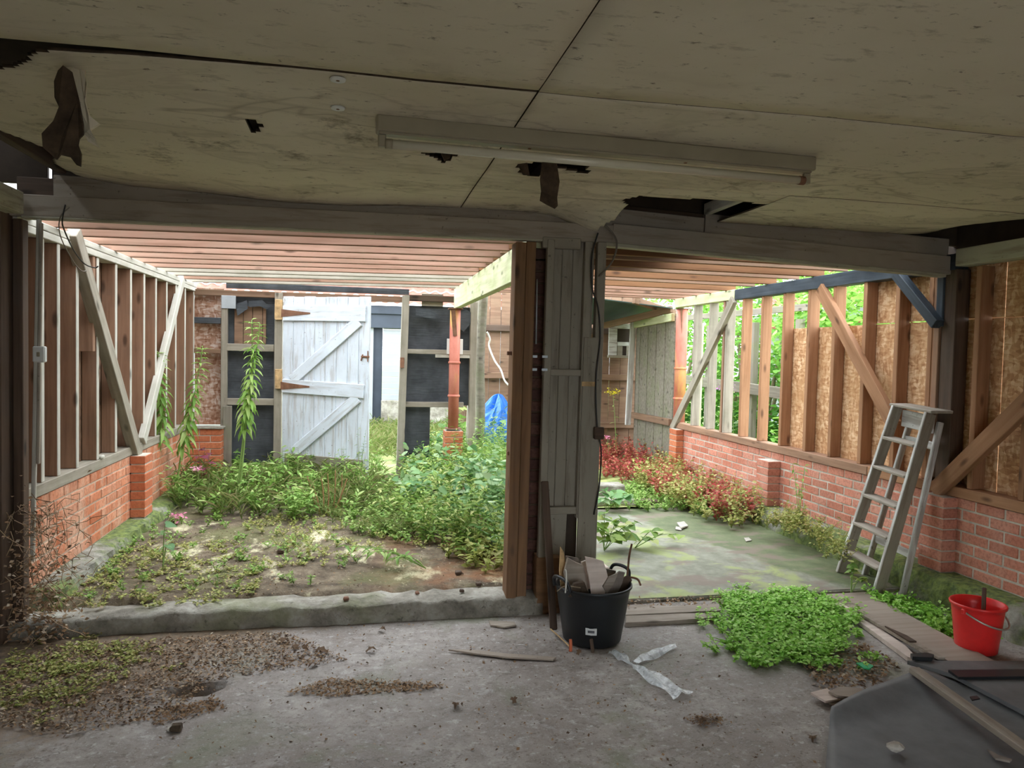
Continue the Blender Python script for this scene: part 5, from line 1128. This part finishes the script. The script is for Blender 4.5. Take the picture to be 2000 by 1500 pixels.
bush_plant('vine_plant', 'vine with lobed bright leaves at the left door jamb', (545, 925), .13, ((530, 845, .2), (555, 858, .1), (565, 885, 0), (520, 900, .1), (548, 872, 0)), LL, 4, .15)
bush_plant('sycamore_seedling', 'sycamore seedling with big lobed leaves before the red column', (895, 905), .13, ((888, 795, 0), (905, 812, .1), (900, 825, -.1), (915, 850, 0)), LL, 4, .19)
bush_plant('purple_sapling', 'small purple-leaved sapling before the corner brick pier', (398, 970), .13, ((385, 868, 0), (400, 875, .05), (410, 885, -.05)), LP, 5, .085, 'stem_brown', .006)
bush_plant('ladder_foot_weed', 'slender weed growing at the foot of the stepladder', (1662, 1160), .02, ((1662, 1098, 0), (1668, 1110, -.05), (1690, 1130, .0)), LH, 7, .05)
bush_plant('wall_weed', 'spindly weed climbing the right brick wall', (1560, 1020), .19, ((1548, 905, .15), (1572, 910, .05), (1560, 950, 0)), LW, 9, .07)
bush_plant('cut_weed', 'uprooted leafy weed lying on the red earth', (832, 1110), .13, ((770, 1090, .05), (720, 1078, .15), (675, 1066, .3)), LW, 16, .085)
bush_plant('corner_climber', 'small climber with yellow-green leaves on the left corner post', (78, 1105), .20, ((88, 870, 0), (98, 890, .02), (84, 930, .0)), LH, 5, .05)
bush_plant('earth_seedling', 'upright seedling with glossy leaves on the open earth', (318, 1110), .12, ((322, 1025, 0), (330, 1060, .1)), LB_, 4, .07)
bush_plant('dark_shrublet', 'round dark leafed shrublet growing through the far studs', (1430, 868), .2, ((1420, 800, .1), (1445, 820, -.2), (1405, 840, .2), (1455, 850, -.3), (1425, 780, .0)), LB_, 9, .12)
def dock(): 
    t = empty('dock_stems', at(640, 1000, Z=.12)); tag(t, 'cluster of brown dried dock stems before the white door', 'weed')
    for u0, v0, u1, v1 in ((618, 1000, 600, 930), (632, 1004, 628, 935), (640, 1006, 640, 925), (650, 1002, 655, 918), (662, 1000, 668, 925), (648, 1008, 678, 935), (625, 1005, 612, 950)):
        b = at(u0, v0, Z=.12); tube('stem', [b, at((u0+u1)/2+2, (v0+v1)/2, Y=b.y), at(u1, v1, Y=b.y)], (.008, .004), 'stem_brown', t, 5)
dock()
def flower(nm, lab, base, z, head, petalmat, n_, sz, cat='flower', stem='stem_green', spread=.05):
    b = at(*base, Z=z); hd = at(*head, Y=b.y); t = empty(nm, b); tag(t, lab, cat); tube('stem', [b, b.lerp(hd, .5)+Vector((.01, 0, 0)), hd], (.005, .003), stem, t, 5)
    L_ = Leaves(SMALL); pp = np.array(hd)+RNG.normal(0, 1, (n_, 3))*np.array([spread, spread, spread*.45]); L_.add(pp, rdir(n_, .2), upn(n_, .5), sz, sz*.7, RNG.uniform(0, 1, n_)); link('blossom', L_.mesh(), petalmat, t)
    for i in range(9):
        s = .25+.08*i; put_leaf(random.choice(LW), b.lerp(hd, s), (math.cos(i*2.4), math.sin(i*2.4), .2), .08, t)
flower('ragwort', 'yellow-flowered ragwort standing before the back fence', (1204, 905), .06, (1197, 766), 'petal_yellow', 60, .035, spread=.055)
flower('mauve_flower', 'mauve willowherb flowering through the far studs on the right', (1425, 880), .2, (1420, 760), 'petal_mauve', 45, .035, spread=.10)
flower('mauve_flower', 'taller single mauve bloom above the willowherb', (1432, 880), .2, (1430, 716), 'petal_mauve', 14, .035, spread=.04)
flower('pink_rose', 'fading pink rose low on the left earth', (345, 1020), .12, (345, 1010), 'petal_pink', 40, .035, spread=.035)
flower('pink_rose', 'pale pink rose before the corner brick pier', (388, 985), .12, (386, 916), 'petal_pink', 30, .03, spread=.03)
flower('pink_rose', 'small pink bloom at the right foot of the black cable', (1188, 905), .06, (1186, 855), 'petal_pink', 30, .035, spread=.035)

# ---- hedge trees in the garden
def bush(nm, c, r, n_, lab, seed, lsz=.11):
    t = empty(nm, (c[0], c[1], .06)); tag(t, lab, 'shrub'); d = RNG.normal(0, 1, (n_, 3)); d /= np.linalg.norm(d, axis=1, keepdims=True)
    rad = RNG.uniform(.55, 1.05, n_)**.6*(1+.22*np.sin(d[:, 0]*5+seed)*np.cos(d[:, 2]*4+seed)); pp = np.array(c)+d*rad[:, None]*np.array(r); pp[:, 2] = np.maximum(pp[:, 2], .1)
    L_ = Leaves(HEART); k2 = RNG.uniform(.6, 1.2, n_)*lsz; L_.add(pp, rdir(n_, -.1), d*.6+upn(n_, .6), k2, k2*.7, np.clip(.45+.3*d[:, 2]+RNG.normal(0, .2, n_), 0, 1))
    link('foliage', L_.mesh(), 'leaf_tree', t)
    for a in range(4): tube('trunk', [(c[0], c[1], .06), (c[0]+.3*math.cos(a*1.6), c[1]+.3*math.sin(a*1.6), c[2]*.6), (c[0]+r[0]*.5*math.cos(a*1.6), c[1]+r[1]*.5*math.sin(a*1.6), c[2]+r[2]*.3)], (.05, .02), 'stem_dry', t, 6)
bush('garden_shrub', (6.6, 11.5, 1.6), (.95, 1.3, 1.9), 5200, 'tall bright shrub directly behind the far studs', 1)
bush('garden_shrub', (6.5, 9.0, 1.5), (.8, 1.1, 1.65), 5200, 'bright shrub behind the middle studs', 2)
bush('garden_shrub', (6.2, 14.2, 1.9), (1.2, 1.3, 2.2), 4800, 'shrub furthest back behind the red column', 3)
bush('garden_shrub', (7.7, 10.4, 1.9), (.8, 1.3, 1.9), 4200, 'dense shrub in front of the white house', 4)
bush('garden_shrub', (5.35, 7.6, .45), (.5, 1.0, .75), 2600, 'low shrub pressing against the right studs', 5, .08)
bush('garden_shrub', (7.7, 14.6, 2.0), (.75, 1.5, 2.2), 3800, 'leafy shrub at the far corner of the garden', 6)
patch('door_wisps', [(560, 960), (700, 975), (720, 930), (580, 915)], .125, 36, LANCE, 'leaf_mid', 'thin tall wispy weeds standing before the white door', 'weeds', .52, 2, 16, .045, .010, .07)
patch('low_grass', [(600, 1000), (700, 1045), (800, 1060), (800, 960), (720, 940), (620, 960)], .125, 150, LANCE, 'grass', 'short bright grass between the door weeds and the tall weeds', 'grass', .10, 5, 4, .09, .010, .10, up=.6, r=(.1, .7))
patch('low_herb', [(620, 1010), (720, 1050), (800, 1060), (790, 970), (660, 960)], .125, 80, SMALL, 'leaf_bright', 'low bright herb at the left edge of the tall weeds', 'weeds', .10, 4, 8, .035, .022, .10)
